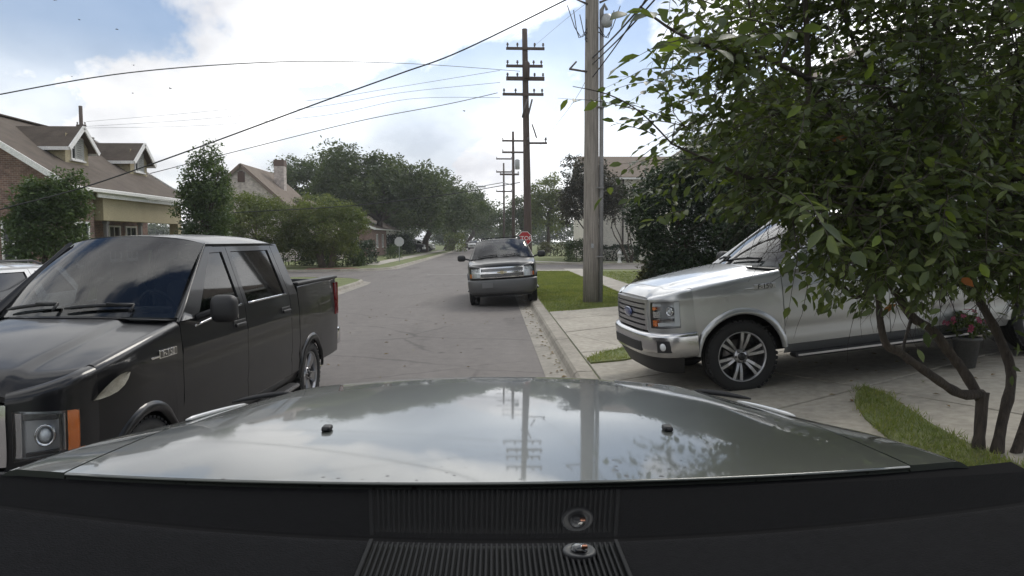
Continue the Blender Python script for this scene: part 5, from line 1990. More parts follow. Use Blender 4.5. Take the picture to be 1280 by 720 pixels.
    b.grid(quadpatch(backw, [(-1, zlow), (1, zlow), (1, zb), (-1, zb)]), 12, 8, 0, True)
    bk = b.build('cab_back' if not suv else 'rear_hatch', [pm, M_blkpl], root)
    b = MB()
    b.grid(quadpatch(lambda y, z: Vector(backw(y, z)) + Vector((0.015, 0, 0)), [(-0.82, zb + 0.06), (0.82, zb + 0.06), (0.8, zroof - 0.10), (-0.8, zroof - 0.10)]), 8, 5, 0, True)
    b.build('window', gm, bk)
    # ---- load bed
    if not suv:
        x0b, x1b = xcab - 0.02, xend
        bed = empty('load_bed')
        bed.parent = root
        for s in (1, -1):
            def bs(u, v):
                z0 = zl(u)
                z1 = ztail - 0.02 * (u - x1b) / (x0b - x1b)
                z = z0 + (z1 - z0) * min(1, v / 0.92)
                y = S(u, min(z, zb - 0.03)) - max(0, (z - 1.25)) * 0.12
                if v > 0.92:
                    return (u, s * (y - 0.02 * (v - 0.92) / 0.08), z + 0.01)
                return (u, s * y, z)
            b = MB()
            b.grid(bs, 1, 1, 0, True, (0, -s * 0.03, 0), us=arch_stations(x1b, x0b), vs=vstat[:-3] + [0.92, 1.0])

            def flare2(u, v):
                ang = math.pi * (0.03 + 0.94 * u)
                r_ = ra + (-0.012, 0.0, 0.02, 0.05, 0.062)[int(v)]
                o_ = (0.0, 0.030, 0.034, 0.014, -0.004)[int(v)]
                x, z = xr + r_ * math.cos(ang), zax + r_ * math.sin(ang)
                return (x, s * (S(x, max(z, 0.35)) + o_), z)
            b.grid(flare2, 1, 1, 0, True, None, us=[k / 26 for k in range(27)], vs=[0, 1, 2, 3, 4])
            b.grid(lambda u, v: (x0b + (x1b + 0.03 - x0b) * u, s * (0.86 - 0.04 * v), ztail - 0.02 - (ztail - 0.88) * v), 2, 2, 1, False)
            b.build('bed_side', [pm, M_under], bed)
            b = MB()
            yc = S(-4, zb - 0.03) - 0.065
            b.box(((x0b + x1b) / 2, s * yc, ztail + 0.008), (abs(x1b - x0b) - 0.02, 0.13, 0.035), 0.012, seg=2)
            b.build('bed_rail', M_blkpl, bed)
            b = MB()                                       # tail lamp wraps the corner
            b.grid(lambda u, v: (x1b - 0.006 + 0.19 * u, s * (S(x1b + 0.19 * u, 1.1) + 0.006 - 0.012 * v), 0.94 + 0.40 * v), 5, 6, 0, True, (0, -s * 0.03, 0))
            b.grid(lambda u, v: (x1b - 0.008, s * (S(x1b, 1.1) + 0.006 - 0.16 * u), 0.94 + 0.40 * v), 3, 4, 0, True, (0.03, 0, 0))
            b.build('tail_light', M_redl, bed)
        b = MB()
        b.box((x1b + 0.02, 0, 1.13), (0.07, 1.56, 0.50), 0.02)
        b.box((x1b - 0.02, 0, 1.30), (0.02, 0.3, 0.08), 0.006, mi=1)
        b.build('tailgate', [pm, M_blkpl], bed)
        b = MB()
        b.box(((x0b + x1b) / 2, 0, 0.86), (abs(x0b - x1b), 1.66, 0.04))
        b.box((x0b - 0.01, 0, 1.1), (0.03, 1.7, 0.5))
        b.build('bed_floor', M_under, bed)
    else:
        for s in (1, -1):
            b = MB()
            b.grid(lambda u, v: (xend - 0.006 + 0.06 * u, s * (S(xend, 1.1) + 0.008 - 0.012 * v), 0.95 + 0.45 * v), 3, 6, 0, True, (0, -s * 0.03, 0))
            b.grid(lambda u, v: (xend - 0.008, s * (S(xend, 1.1) + 0.006 - 0.13 * u), 0.95 + 0.45 * v), 3, 4, 0, True, (0.03, 0, 0))
            b.build('tail_light', M_redl, root)
    b = MB()
    b.box((xend - 0.06, 0, 0.64), (0.16, W * 1.94, 0.22), 0.03, seg=2)
    b.build('rear_bumper', V.get('rbumper', M_chrome), root)
    # ---- front bumper
    zc_ = zlo
    bp_prof = V.get('bumper_prof', [(0.0, zc_), (0.05, zc_ - 0.005), (0.065, zc_ - 0.04), (0.065, 0.56), (0.05, 0.48), (0.02, 0.46), (-0.03, 0.46)])
    b = MB()
    bcol = V.get('bumper', M_chrome)
    ks = [-1, -.97, -.93, -.88, -.8, -.7, -.6, -.5, -.4, -.3, -.2, -.14, -.09, -.05, -.02, 0, .02, .05, .09, .14, .2, .3, .4, .5, .6, .7, .8, .88, .93, .97, 1]
    b.grid(lambda u, v: C(u, bp_prof[int(v)][1], bp_prof[int(v)][0]), 1, 1, 0, True, None, us=ks, vs=list(range(len(bp_prof))))
    bmp = b.build('front_bumper', bcol, root)
    b = MB()
    b.grid(lambda u, v: C(u, 0.47 - 0.20 * v, 0.03 - 0.10 * v), 1, 1, 0, True, None, us=[x * 0.9 for x in ks], vs=[0, .3, .6, 1])
    b.build('air_dam', M_blkpl, bmp)
    if V.get('bumper_slot'):
        b = MB()
        b.grid(lambda u, v: C(u, 0.52 + 0.11 * v, 0.072), 1, 1, 0, True, (-0.03, 0, 0), us=[x * V['bumper_slot'] for x in ks], vs=[0, .5, 1])
        b.build('bumper_opening', M_blkpl, bmp)
    for s in (1, -1):
        if V.get('fog'):
            q0, q1, z0, z1 = V['fog']
            b = MB()
            b.grid(quadpatch(lambda q, z: C(s * q, z, 0.069), [(q0, z0), (q1, z0), (q1, z1), (q0, z1)]), 6, 4, 0, True, (-0.03, 0, 0))
            fo_ = b.build('fog_light', M_blkpl, bmp)
            c0 = Vector(C(s * (q0 + q1) / 2, (z0 + z1) / 2, 0.072))
            dx = Vector((0.9, s * 0.42, 0)).normalized()
            b = MB()
            b.lathe([(0.042, 0), (0.04, 0.012), (0.02, 0.018), (0, 0.02)], 16, Matrix.Translation(c0) @ dx.to_track_quat('Z', 'Y').to_matrix().to_4x4())
            b.build('lens', M_bulb, fo_)
    if V.get('license'):
        b = MB()
        b.box((xf + 0.065, V['license'], 0.60), (0.012, 0.30, 0.15), 0.003)
        b.build('license_plate', M_plate, bmp)
    # ---- grille
    gz0, gz1 = V.get('grille_z', (0.75, 1.065))
    qs = [k / 12 * qg for k in range(-12, 13)]
    b = MB()
    b.grid(lambda u, v: Vector(C(u, gz0 + (gz1 - gz0) * v)) - Vector((0.05, 0, 0)), 1, 1, 0, True, None, us=qs, vs=[0, .5, 1])
    gr = b.build('grille', M_blkpl, root)
    fr = MB()
    gm_ = V.get('grille_mat', M_chrome)
    def gpt(q, z, off=0.0):
        return Vector(C(q, z, off))
    def hbar(z, hh, q0, q1, off, mi=0, dep=0.05):
        us_ = [q0 + (q1 - q0) * k / 16 for k in range(17)]
        fr.grid(lambda u, v: gpt(u, z + (v - 0.5) * hh, off), 1, 1, mi, True, (-dep, 0, 0), us=us_, vs=[0, .5, 1])
    if V['grille'] == 'bars3':
        hbar(gz1 - 0.02, 0.045, -qg, qg, 0.012)
        hbar(gz0 + 0.02, 0.045, -qg, qg, 0.012)
        for k in range(4):
            hbar(gz0 + 0.05 + (gz1 - gz0 - 0.1) * (k + 0.5) / 4, 0.042, -qg * 0.97, qg * 0.97, 0.004, 1 if k != 9 else 0)
        for s in (1, -1):
            fr.grid(lambda u, v: gpt(s * (qg * 0.90 + qg * 0.12 * u), gz0 + (gz1 - gz0) * v, 0.014), 2, 8, 0, True, (-0.05, 0, 0))
    elif V['grille'] == 'split':
        zm = (gz0 + gz1) / 2
        for z, hh in ((gz1 - 0.018, 0.04), (gz0 + 0.018, 0.04), (zm, 0.055)):
            hbar(z, hh, -qg, qg, 0.014)
        for s in (1, -1):
            fr.grid(lambda u, v: gpt(s * (qg * 0.93 + qg * 0.08 * u), gz0 + (gz1 - gz0) * v, 0.014), 2, 8, 0, True, (-0.05, 0, 0))
        for k in range(8):
            z = gz0 + 0.045 + (gz1 - gz0 - 0.09) * (k + 0.5) / 8
            if abs(z - zm) > 0.035:
                hbar(z, 0.010, -qg * 0.93, qg * 0.93, -0.02, 1, 0.02)
    fr.build('grille_bars', [gm_, V.get('grille_mat2', M_satin)], gr)
    zm = (gz0 + gz1) / 2
    b = MB()
    if V.get('emblem') == 'oval':
        mt = Matrix.Translation(gpt(0, zm, 0.02)) @ Matrix.Rotation(R(90), 4, 'Y') @ Matrix.Diagonal((0.5, 1.2, 1, 1))
        b.lathe([(0.115, -0.01), (0.115, 0.006), (0.10, 0.010), (0, 0.012)], 28, mt, 0)
        b.build('emblem', M_blue, gr)
    elif V.get('emblem') == 'bowtie':
        px_ = gpt(0, zm, 0.02).x
        sh = [(-0.13, -0.018), (-0.04, -0.018), (-0.055, -0.042), (0.045, -0.042), (0.055, -0.018), (0.14, -0.018), (0.13, 0.018), (0.04, 0.018), (0.055, 0.042), (-0.045, 0.042), (-0.055, 0.018), (-0.14, 0.018)]
        k = len(sh)
        sh = [(a * 1.0, c * 1.05) for a, c in sh]
        b.add([(px_ + 0.012, a, zm + c) for a, c in sh] + [(px_ - 0.02, a, zm + c) for a, c in sh], [list(range(k))] + [[i, (i + 1) % k, k + (i + 1) % k, k + i] for i in range(k)])
        b.build('emblem', M_gold, gr)
    if V.get('interior'):
        for s in (1, -1):
            for xs_, nm in ((-1.62, 'front_seat'), (-2.62, 'rear_seat')):
                b = MB()
                b.box((xs_, s * 0.40, 1.22), (0.20, 0.50, 0.62), 0.07, Matrix.Rotation(R(-12), 3, 'Y'), seg=3)
                b.box((xs_ - 0.10, s * 0.40, 1.60), (0.10, 0.26, 0.18), 0.04, seg=3)
                b.build(nm, M_seat, root)
        b = MB()
        b.box((-0.78, 0, zh0 - 0.05), (0.45, 1.62, 0.14), 0.05, seg=3)
        b.box((-0.95, 0.40, zh0 + 0.02), (0.16, 0.40, 0.10), 0.04, seg=3)
        b.build('dashboard', M_blkpl, root)
        b = MB()
        mt = Matrix.Translation((-1.08, 0.40, zh0 + 0.02)) @ Matrix.Rotation(R(-62), 4, 'Y')
        b.lathe([(0.185 + 0.015 * math.cos(a_), 0.015 * math.sin(a_)) for a_ in [2 * math.pi * k / 8 for k in range(8)]], 24, mt, close=True)
        b.tube([mt @ Vector((-0.18, 0, 0)), mt @ Vector((0.18, 0, 0))], 0.02, 6)
        b.build('steering_wheel', M_blkpl, root)
        b = MB()
        b.box((-1.36, 0, zroof - 0.04), (0.03, 0.24, 0.06), 0.01)
        b.build('rear_view_mirror', M_blkpl, root)
    # ---- underbody, wheel wells, dark cabin core
    b = MB()
    b.box(((xf + xend) / 2 - 0.1, 0, 0.50), (abs(xend - xf) - 0.5, 1.20, 0.28))
    b.box((-1.9, 0, 0.80), (2.6, 1.80, 0.62))
    b.box((0.0, 0, 0.88), (1.35, 1.28, 0.36))
    b.box((0.0, 0, 1.03), (0.95, 1.66, 0.12))
    if suv:
        b.box(((xd2 + xend) / 2, 0, 1.0), (abs(xend - xd2) - 0.15, 1.28, 0.5))
    b.box((xr, 0, 0.42), (0.14, 1.6, 0.14))
    b.build('underbody', M_under, root)
    fit = V.get('wheelfit', 1.0)
    for x in (0.0, xr):
        for s in (1, -1):
            make_wheel(root, (x, s * (W - 0.15), V.get('wr', 0.40)), s, V['wheel'], V.get('wr', 0.40), 0.27, fit)
    return root


BADGE_Z = 1.135
# black pickup coming the other way
VB = dict(paint=P_black, grille='bars3', wheel='five', lamp=(0.34, 0.86, 0.69, 0.965), bulbs=((0.40, 0.46, 0.062),), lampbars=((0.02, 0.10, 0.05, 0.95, 1), (0.62, 0.66, 0.08, 0.92, 1), (0.70, 0.73, 0.08, 0.92, 1), (0.12, 0.60, 0.80, 0.93, 1), (0.14, 0.60, 0.05, 0.12, 2)),
          amber=(0.78, 1.0, 0.695, 0.72, 0.96, 0.925), lampskew=0.015, lamprise=-0.03, badge=(-0.27, 1.115, M_chrome, M_chrome, M_blkgl), zclip=0.65, grille_z=(0.67, 1.0), handle=M_blkpl, emblem='oval', ztail=1.40, bumper=M_blkgl, ra=0.415, zax=0.355, wr=0.362,
          wheelfit=1 / 0.93, scale=(0.93, 0.76, 1.0), mirror=(0.26, 0.21), belt=M_chrome, zb=1.31, dip=1.245, zh=(1.30, 1.07), interior=True)
make_vehicle('pickup_truck', 'glossy black crew-cab pickup passing close on the left side of the street', 'pickup truck', VB, (-3.0, 4.62, 0), R(-93))
# silver pickup in the driveway
VS = dict(paint=P_silver, grille='bars3', wheel='six', lamp=(0.37, 0.88, 0.785, 1.075), bulbs=((0.62, 0.62, 0.05),), lampbars=((0.03, 0.95, 0.82, 0.95, 0), (0.22, 0.95, 0.06, 0.20, 0), (0.80, 0.95, 0.06, 0.95, 0), (0.05, 0.30, 0.40, 0.62, 1), (0.03, 0.18, 0.06, 0.30, 3), (0.03, 0.14, 0.68, 0.80, 3), (0.30, 0.74, 0.26, 0.36, 1)),
          lampskew=0.01, lamprise=0.015, badge=(-0.30, 1.15, M_satin, M_blkgl, M_satin), zclip=0.735, grille_z=(0.76, 1.10), fog=(0.52, 0.72, 0.53, 0.66), bumper_slot=0.22, grille_mat=M_satin, emblem='oval', zb=1.31, dip=1.245,
          zh=(1.31, 1.15), interior=True, bumper=mat('bumper_chrome', (0.6, 0.6, 0.605), 0.22, 1.0), xf=0.97)
t2 = make_vehicle('pickup_truck', 'silver crew-cab pickup parked across the driveway behind the leafy tree', 'pickup truck', VS, (2.47, 8.85, 0.0), R(195))
sl = 0.075
t2.rotation_euler = (0, 0, 0)
fwd = Vector((math.cos(R(195)), math.sin(R(195)), 0))
# stand the pickup on the sloping slab: four wheel contacts
def on_slope(o, x, y, yaw, wb, zf):
    f = Vector((math.cos(yaw), math.sin(yaw), 0))
    l = Vector((-math.sin(yaw), math.cos(yaw), 0))
    pt_ = {}
    for k, a in (('f', 0.0), ('r', wb)):
        for q, c in (('l', 0.85), ('r', -0.85)):
            p = Vector((x, y, 0)) + f * a + l * c
            pt_[k + q] = Vector((p.x, p.y, zf(p.x, p.y)))
    mf, mr_ = (pt_['fl'] + pt_['fr']) / 2, (pt_['rl'] + pt_['rr']) / 2
    X_ = (mf - mr_).normalized()
    Y_ = ((pt_['fl'] - pt_['fr']) + (pt_['rl'] - pt_['rr'])).normalized()
    Z_ = X_.cross(Y_).normalized()
    Y_ = Z_.cross(X_)
    M = Matrix((X_, Y_, Z_)).transposed().to_4x4()
    M.translation = mf
    sc_ = o.scale.copy()
    o.matrix_world = M @ Matrix.Diagonal((*sc_, 1))
on_slope(t2, 2.68, 8.55, R(185.5), -3.68, lambda x, y: gz(x, y) + 0.016)
# dark van parked half on the kerb
VU = dict(paint=P_dgrey, suv=True, grille='split', wheel='plain', lamp=(0.335, 0.80, 0.80, 1.075), bulbs=((0.3, 0.78, 0.05), (0.65, 0.78, 0.05)), lampbars=((0.0, 1.0, 0.44, 0.50, 1), (0.0, 1.0, 0.05, 0.42, 0)),
          amber=(0.80, 1.0, 0.81, 0.81, 0.92, 0.92), zclip=0.74, grille_z=(0.79, 1.085), emblem='bowtie', rack=True, xcab=-3.6, xend=-4.55, xroof=-4.32, xr=-3.3, interior=True, wsglass=V_clear, bumper=mat('bumper_grey', (0.11, 0.11, 0.11), 0.4, 0.4),
          license=-0.42, zroof=1.80, mirror=(0.24, 0.19), qg=0.325, bulge=0.012, bumper_prof=[(0.0, 0.745), (0.05, 0.74), (0.062, 0.70), (0.062, 0.52), (0.045, 0.42), (0.02, 0.36), (-0.03, 0.34)])
VU['W'] = 0.985
t3 = make_vehicle('parked_suv', 'big dark SUV with chrome grille parked with one wheel on the kerb', 'SUV', VU, (0.30, 20.6, 0.0), R(-91))
t3.rotation_euler = (R(3.0), 0, R(-91))
t3.rotation_euler = (0, R(0), R(-91))
t3.matrix_world = Matrix.Translation((0.305, 20.4, 0.055)) @ Matrix.Rotation(R(-91), 4, 'Z') @ Matrix.Rotation(R(3.6), 4, 'X')
# white estate at the left edge
VW = dict(paint=P_white, suv=True, grille='split', wheel='five', lamp=(0.335, 0.80, 0.80, 1.05), rack=True, xcab=-3.3, xend=-4.0, xroof=-3.75, xr=-2.9, W=0.95, zroof=1.72, wsglass=M_glass, boards=False, zb=1.22, zh=(1.2, 1.05), dip=1.21, grille_z=(0.78, 1.0), bumper=P_white, mirror_mat=P_white)
wc = make_vehicle('white_car', 'white estate car with roof rails half hidden by the black pickup', 'car', VW, (-7.1, 7.0, 0.145), R(-92))
wc.scale = (0.92, 0.95, 0.80)
# far cars under the oaks
VF = dict(VW)
VF.update(paint=P_white)
far = [((-9.9, 108, 0.14), R(-4), P_white, 'far white car parked beneath the oaks'), ((-10.4, 98.5, 0.14), R(3), P_dgrey, 'far dark car on a drive beneath the oaks'),
       ((-3.9, 135, 0.0), R(-90), P_white, 'small far white car standing at the end of the street')]
for loc, rz, pnt, lab in far:
    q = dict(VF)
    q['paint'] = pnt
    make_vehicle('far_car', lab, 'car', q, loc, rz, 'far parked cars')

# ------------------------------------------------------------------ the car that carries the camera
OWN = empty('own_car', (0, 1.2, 0))
tag(OWN, 'grey green car hood and black dashboard filling the lower foreground', 'car')
oo = -Vector(OWN.location)
M_dash = mat('dash_plastic', (0.009, 0.009, 0.0105), 0.75, spec=0.05, bump=0.25, bscale=350, var=0.1, vscale=6)
M_dashbar = mat('dash_bar', (0.02, 0.02, 0.022), 0.4)
M_frit = clear_mat('windshield_glass', (0.86, 0.88, 0.88), 1.6)


def hood_paint():
    """sage grey with dust specks and dried drops towards the rear edge"""
    m = P_sage.copy()
    m.name = 'sage_grey_hood'
    t = m.node_tree
    b_ = t.nodes['Principled BSDF']
    c = t.nodes.new('ShaderNodeTexCoord')
    vo = t.nodes.new('ShaderNodeTexVoronoi')
    vo.inputs['Scale'].default_value = 38
    t.links.new(c.outputs['Object'], vo.inputs['Vector'])
    nz = t.nodes.new('ShaderNodeTexNoise')
    nz.inputs['Scale'].default_value = 5
    nz.inputs['Detail'].default_value = 3
    t.links.new(c.outputs['Object'], nz.inputs['Vector'])
    sp = t.nodes.new('ShaderNodeSeparateXYZ')
    t.links.new(c.outputs['Object'], sp.inputs[0])
    near = ramp(t, sp.outputs[1], [(0.18, 1.0), (0.55, 0.0)])
    spot = mth(t, 'LESS_THAN', vo.outputs['Distance'], mth(t, 'MULTIPLY', mth(t, 'MULTIPLY', near, ramp(t, nz.outputs[0], [(0.42, 0.0), (0.56, 1.0)])), 0.21))
    t.links.new(mixc(t, spot, (0.062, 0.070, 0.060), (0.02, 0.018, 0.015)), b_.inputs['Base Color'])
    dust = t.nodes.new('ShaderNodeTexNoise')
    dust.inputs['Scale'].default_value = 2.2
    dust.inputs['Detail'].default_value = 8
    t.links.new(c.outputs['Object'], dust.inputs['Vector'])
    t.links.new(ramp(t, dust.outputs[0], [(0.3, 0.02), (0.75, 0.07)]), b_.inputs['Coat Roughness'])
    cw = mth(t, 'MULTIPLY', mth(t, 'SUBTRACT', 1.0, spot), 0.9)
    t.links.new(cw, b_.inputs['Coat Weight'])
    return m


M_hoodp = hood_paint()
HW = 0.90                                                    # half width of the hood panel


def hz(X, t):
    """height of bonnet and wings; t 0 at the rear edge, 1 at the nose"""
    zc = 1.407 - 0.020 * t - 0.080 * t * t
    ax = abs(X)
    z = zc - (0.012 + 0.022 * t) * (ax / 0.8) ** 2
    if ax > 0.80:
        z -= 0.05 * t * (ax - 0.80)
    return z


def hy(X, t):
    rear = 1.35 + 0.155 * (X / 1.0) ** 2
    front = 2.98 - 0.10 * (abs(X) / 0.8) ** 3 - (1.1 * (abs(X) - 0.74) if abs(X) > 0.74 else 0)
    return rear + (front - rear) * t


def hpt(X, t):
    drop = 0.10 * max(0, (t - 0.93) / 0.07) ** 2
    return Vector((X, hy(X, t), hz(X, t) - drop)) + oo


ts = [k / 24 for k in range(23)] + [.94, .955, .97, .985, 1.0]
b = MB()
b.grid(lambda u, v: hpt((v * 2 - 1) * HW, u), 1, 1, 0, True, (0, 0, -0.03), us=ts, vs=[k / 64 for k in range(65)])
hood_o = b.build('hood', M_hoodp, OWN)
b = MB()
b.tube([hpt((k / 20 * 2 - 1) * HW, 0.0) + Vector((0, -0.001, -0.004)) for k in range(21)], 0.004, 6)
b.build('hood_edge', P_sage, hood_o)
for s in (1, -1):
    b = MB()

    def wing(u, v):
        if v <= 0.55:
            X = HW + 0.006 + (1.02 - HW) * v / 0.55
            return Vector((s, 1, 1)) * hpt(X, u)
        ph = (v - 0.55) / 0.25 * math.pi / 2
        e = hpt(1.028, u)
        if v <= 0.80:
            return Vector((s * (1.028 + 0.05 * math.sin(ph)), e.y, e.z - 0.06 * (1 - math.cos(ph))))
        zz = e.z - 0.06
        tt = (v - 0.80) / 0.20
        Yw = e.y - oo.y
        zb2 = 0.5
        if abs(Yw - 2.15) < 0.5:
            zb2 = 0.42 + math.sqrt(0.25 - (Yw - 2.15) ** 2)
        return Vector((s * (1.078 + 0.012 * math.sin(math.pi * tt)), e.y, zz + (zb2 - zz) * tt))
    b.grid(wing, 1, 1, 0, True, (0, 0, -0.02), us=ts, vs=[0, .1, .2, .3, .4, .5, .55, .6, .65, .7, .75, .8, .85, .9, .95, 1.0])
    wg = b.build('fender', P_sage, OWN)
    # crease highlight painted pale, and dark gap along the shoulder of the wing
    b = MB()
    b.tube([Vector((s, 1, 1)) * hpt(0.905, 0.50 + 0.44 * k / 12) + Vector((0, 0, 0.006)) for k in range(13)], [0.003] + [0.007] * 11 + [0.002], 6)
    b.build('crease_highlight', mat('pale_highlight', (0.62, 0.62, 0.60), 0.3, coat=1.0), wg)
    b = MB()
    b.tube([Vector((s * (0.80 + 0.20 * k / 6), 2.78 - 0.10 * (k / 6) ** 2 + oo.y, 1.275 - 0.012 * k / 6)) for k in range(7)], [0.004, 0.010, 0.012, 0.012, 0.011, 0.009, 0.004], 6)
    b.build('lamp_gasket', M_blkpl, wg)
    lpx = MB()
    lpx.box(Vector((s * 0.78, 2.76, 0.98)) + oo, (0.36, 0.16, 0.2), 0.04, seg=2)
    lpx.build('headlight', M_bulb, OWN)
    nz_ = gnd(409 if s < 0 else 834, 541, 1.385)
    b = MB()
    tn = 0.0
    bx_ = nz_.x
    tt_ = (nz_.y - hy(bx_, 0)) / (hy(bx_, 1) - hy(bx_, 0))
    c0 = hpt(bx_, tt_)
    b.box(c0 + Vector((0, 0, 0.006)), (0.024, 0.034, 0.014), 0.005, seg=2)
    b.box(c0 + Vector((0, -0.017, 0.006)), (0.010, 0.006, 0.006), 0.001)
    b.build('washer_nozzle', M_blkpl, OWN)
# nose, body sides and cabin shell
b = MB()
b.grid(lambda u, v: Vector(((u * 2 - 1) * 0.80, hy((u * 2 - 1) * 0.80, 1.0) + 0.01, hz((u * 2 - 1) * 0.8, 1) - 0.105 - 0.75 * v)) + oo, 20, 6, 0, True)
b.box(Vector((0, 3.0, 0.62)) + oo, (1.9, 0.2, 0.28), 0.05, seg=2)
b.build('nose', P_sage, OWN)
b = MB()
b.box(Vector((0, 3.0, 0.98)) + oo, (1.0, 0.03, 0.22), 0.01)
b.build('grille', M_blkpl, OWN)
for s in (1, -1):
    b = MB()
    b.box(Vector((s * 1.005, -0.65, 0.92)) + oo, (0.06, 3.8, 0.84), 0.02)
    b.bar(Vector((s * 0.96, 1.12, 1.44)) + oo, Vector((s * 0.74, 0.28, 2.04)) + oo, 0.07, 0.09, 0.02)
    b.bar(Vector((s * 0.98, -1.1, 1.4)) + oo, Vector((s * 0.74, -1.1, 2.04)) + oo, 0.12, 0.06, 0.01)
    b.bar(Vector((s * 0.98, -2.45, 1.4)) + oo, Vector((s * 0.74, -2.3, 2.04)) + oo, 0.16, 0.06, 0.01)
    b.build('body_side', P_sage, OWN)
    b = MB()
    for ya, yb_ in ((0.86, -1.04), (-1.16, -2.36)):
        b.add([Vector(p) + oo for p in ((s * 0.985, ya, 1.42), (s * 0.985, yb_, 1.42), (s * 0.76, yb_, 2.02), (s * 0.76, min(ya, 0.24), 2.02))], [[0, 1, 2, 3]])
    b.build('side_window', M_glass, OWN)
    make_wheel(OWN, Vector((s * 0.87, 2.15, 0.40)) + oo, s, 'six')
    make_wheel(OWN, Vector((s * 0.87, -1.35, 0.40)) + oo, s, 'six')
b = MB()
b.grid(lambda u, v: Vector(((v * 2 - 1) * 0.77, 0.29 - 2.65 * u, 2.045 + 0.04 * (1 - (v * 2 - 1) ** 2))) + oo, 8, 12, 0, True, (0, 0, -0.04))
b.build('roof', P_sage, OWN)
b = MB()
b.box(Vector((0, -2.5, 1.25)) + oo, (1.95, 0.1, 1.5), 0.02)
b.build('tailgate', P_sage, OWN)
b = MB()
b.box(Vector((0, -0.5, 0.55)) + oo, (1.9, 4.0, 0.2))
b.box(Vector((0, 0.95, 0.95)) + oo, (1.85, 0.06, 0.85))
b.box(Vector((0, 2.0, 0.85)) + oo, (1.2, 1.6, 0.5))
b.build('underbody', M_under, OWN)


def yb_px(px):
    return 676.0 - 44.0 * ((px - 625) / 625.0) ** 2


def yh_px(px):
    return 608.0 - 20.0 * ((px - 610) / 620.0) ** 2


def band(u, v):
    px = -60 + 1400 * u
    pb = at(px, yb_px(px), 1.0)
    d = ray(px, yh_px(px) + 5.0)
    d = d / d.y
    # the glass leans back 0.65 m up for every metre towards the driver
    Yt = (pb.z + 0.65 - EYE) / (d.z + 0.65)
    ptop = _C + d * Yt
    return pb.lerp(ptop, v) + oo


b = MB()
b.grid(band, 40, 6, 0, True)
b.build('windshield', M_frit, OWN)


def dash(u, v):
    px = -60 + 1400 * u
    pb = at(px, yb_px(px), 1.0)
    return Vector((pb.x * (1.0 - 0.0 * v), 1.0 - 0.55 * v, pb.z - 0.004 - 0.02 * v * v)) + oo


b = MB()
b.grid(dash, 1, 1, 0, True, (0, 0, -0.15), us=[k / 48 for k in range(49)], vs=[0, .05, .1, .2, .3, .5, .7, .85, 1.0])
dsh = b.build('dashboard', M_dash, OWN)


def dz(X):
    px = 617 + X * FPX
    return at(px, yb_px(px), 1.0).z - 0.004


b = MB()
b.grid(lambda u, v: Vector((-0.178 + 0.356 * u, 0.988 - 0.135 * v, dz(-0.178 + 0.356 * u) + 0.0015)) + oo, 10, 2, 1, False)
nb = 46
for k in range(nb):
    X = -0.170 + 0.340 * (k + 0.5) / nb
    b.box(Vector((X, 0.920, dz(X) + 0.005)) + oo, (0.0036, 0.125, 0.006), 0.0008)
for X in (-0.176, 0.176):
    b.box(Vector((X, 0.92, dz(X) + 0.005)) + oo, (0.006, 0.137, 0.008), 0.001)
b.build('defroster_grille', [mat('vent_bar', (0.016, 0.016, 0.0175), 0.7, spec=0.15), mat('vent_void', (0.004, 0.004, 0.004), 0.9)], dsh)
sx, sy_ = 0.119, 0.953
b = MB()
b.lathe([(0.0, 0.005), (0.012, 0.005), (0.014, 0.003), (0.0165, 0.005), (0.022, 0.005), (0.0235, 0.003), (0.0235, -0.004)], 28, Matrix.Translation(Vector((sx, sy_, dz(sx) + 0.006)) + oo))
sn = b.build('light_sensor', mat('sensor_grey', (0.035, 0.035, 0.038), 0.5), dsh)
b = MB()
b.lathe([(0.0125, 0.006), (0.011, 0.010), (0.006, 0.012), (0, 0.0125)], 18, Matrix.Translation(Vector((sx, sy_, dz(sx) + 0.006)) + oo))
b.build('sensor_dome', mat('sensor_dome', (0.03, 0.028, 0.03), 0.15, coat=1.0), sn)
b = MB()
b.box(Vector((sx + 0.006, sy_ - 0.010, dz(sx) + 0.019)) + oo, (0.008, 0.004, 0.005), 0.001)
b.build('sensor_copper_bit', mat('copper', (0.55, 0.25, 0.16), 0.35, 1.0), sn)  # small copper-coloured box on the dome
for pts_ in ():
    P = []
    for a, c in pts_:
        q = ray(a, c)
        # meet the dash top
        Y = 0.9
        for _ in range(12):
            Xq = q.x / q.y * Y
            Y = (dz(Xq) + 0.001 - EYE) / (q.z / q.y)
        P.append(_C + q * (Y / q.y) + oo)
    b = MB()
    b.tube(P, 0.0035, 8)
    b.build('dash_seam', M_dashbar if len(P) > 2 else M_blkpl, dsh)
# cowl between hood and glass
b = MB()
b.grid(lambda u, v: (hpt((v * 2 - 1) * 1.20, 0.0) + Vector((0, 0, -0.014))).lerp(Vector(((v * 2 - 1) * 1.15, 1.02, 1.36)) + oo, u), 5, 30, 0, True)
b.build('cowl', mat('cowl_plastic', (0.0035, 0.0035, 0.004), 0.85, spec=0.06), OWN)

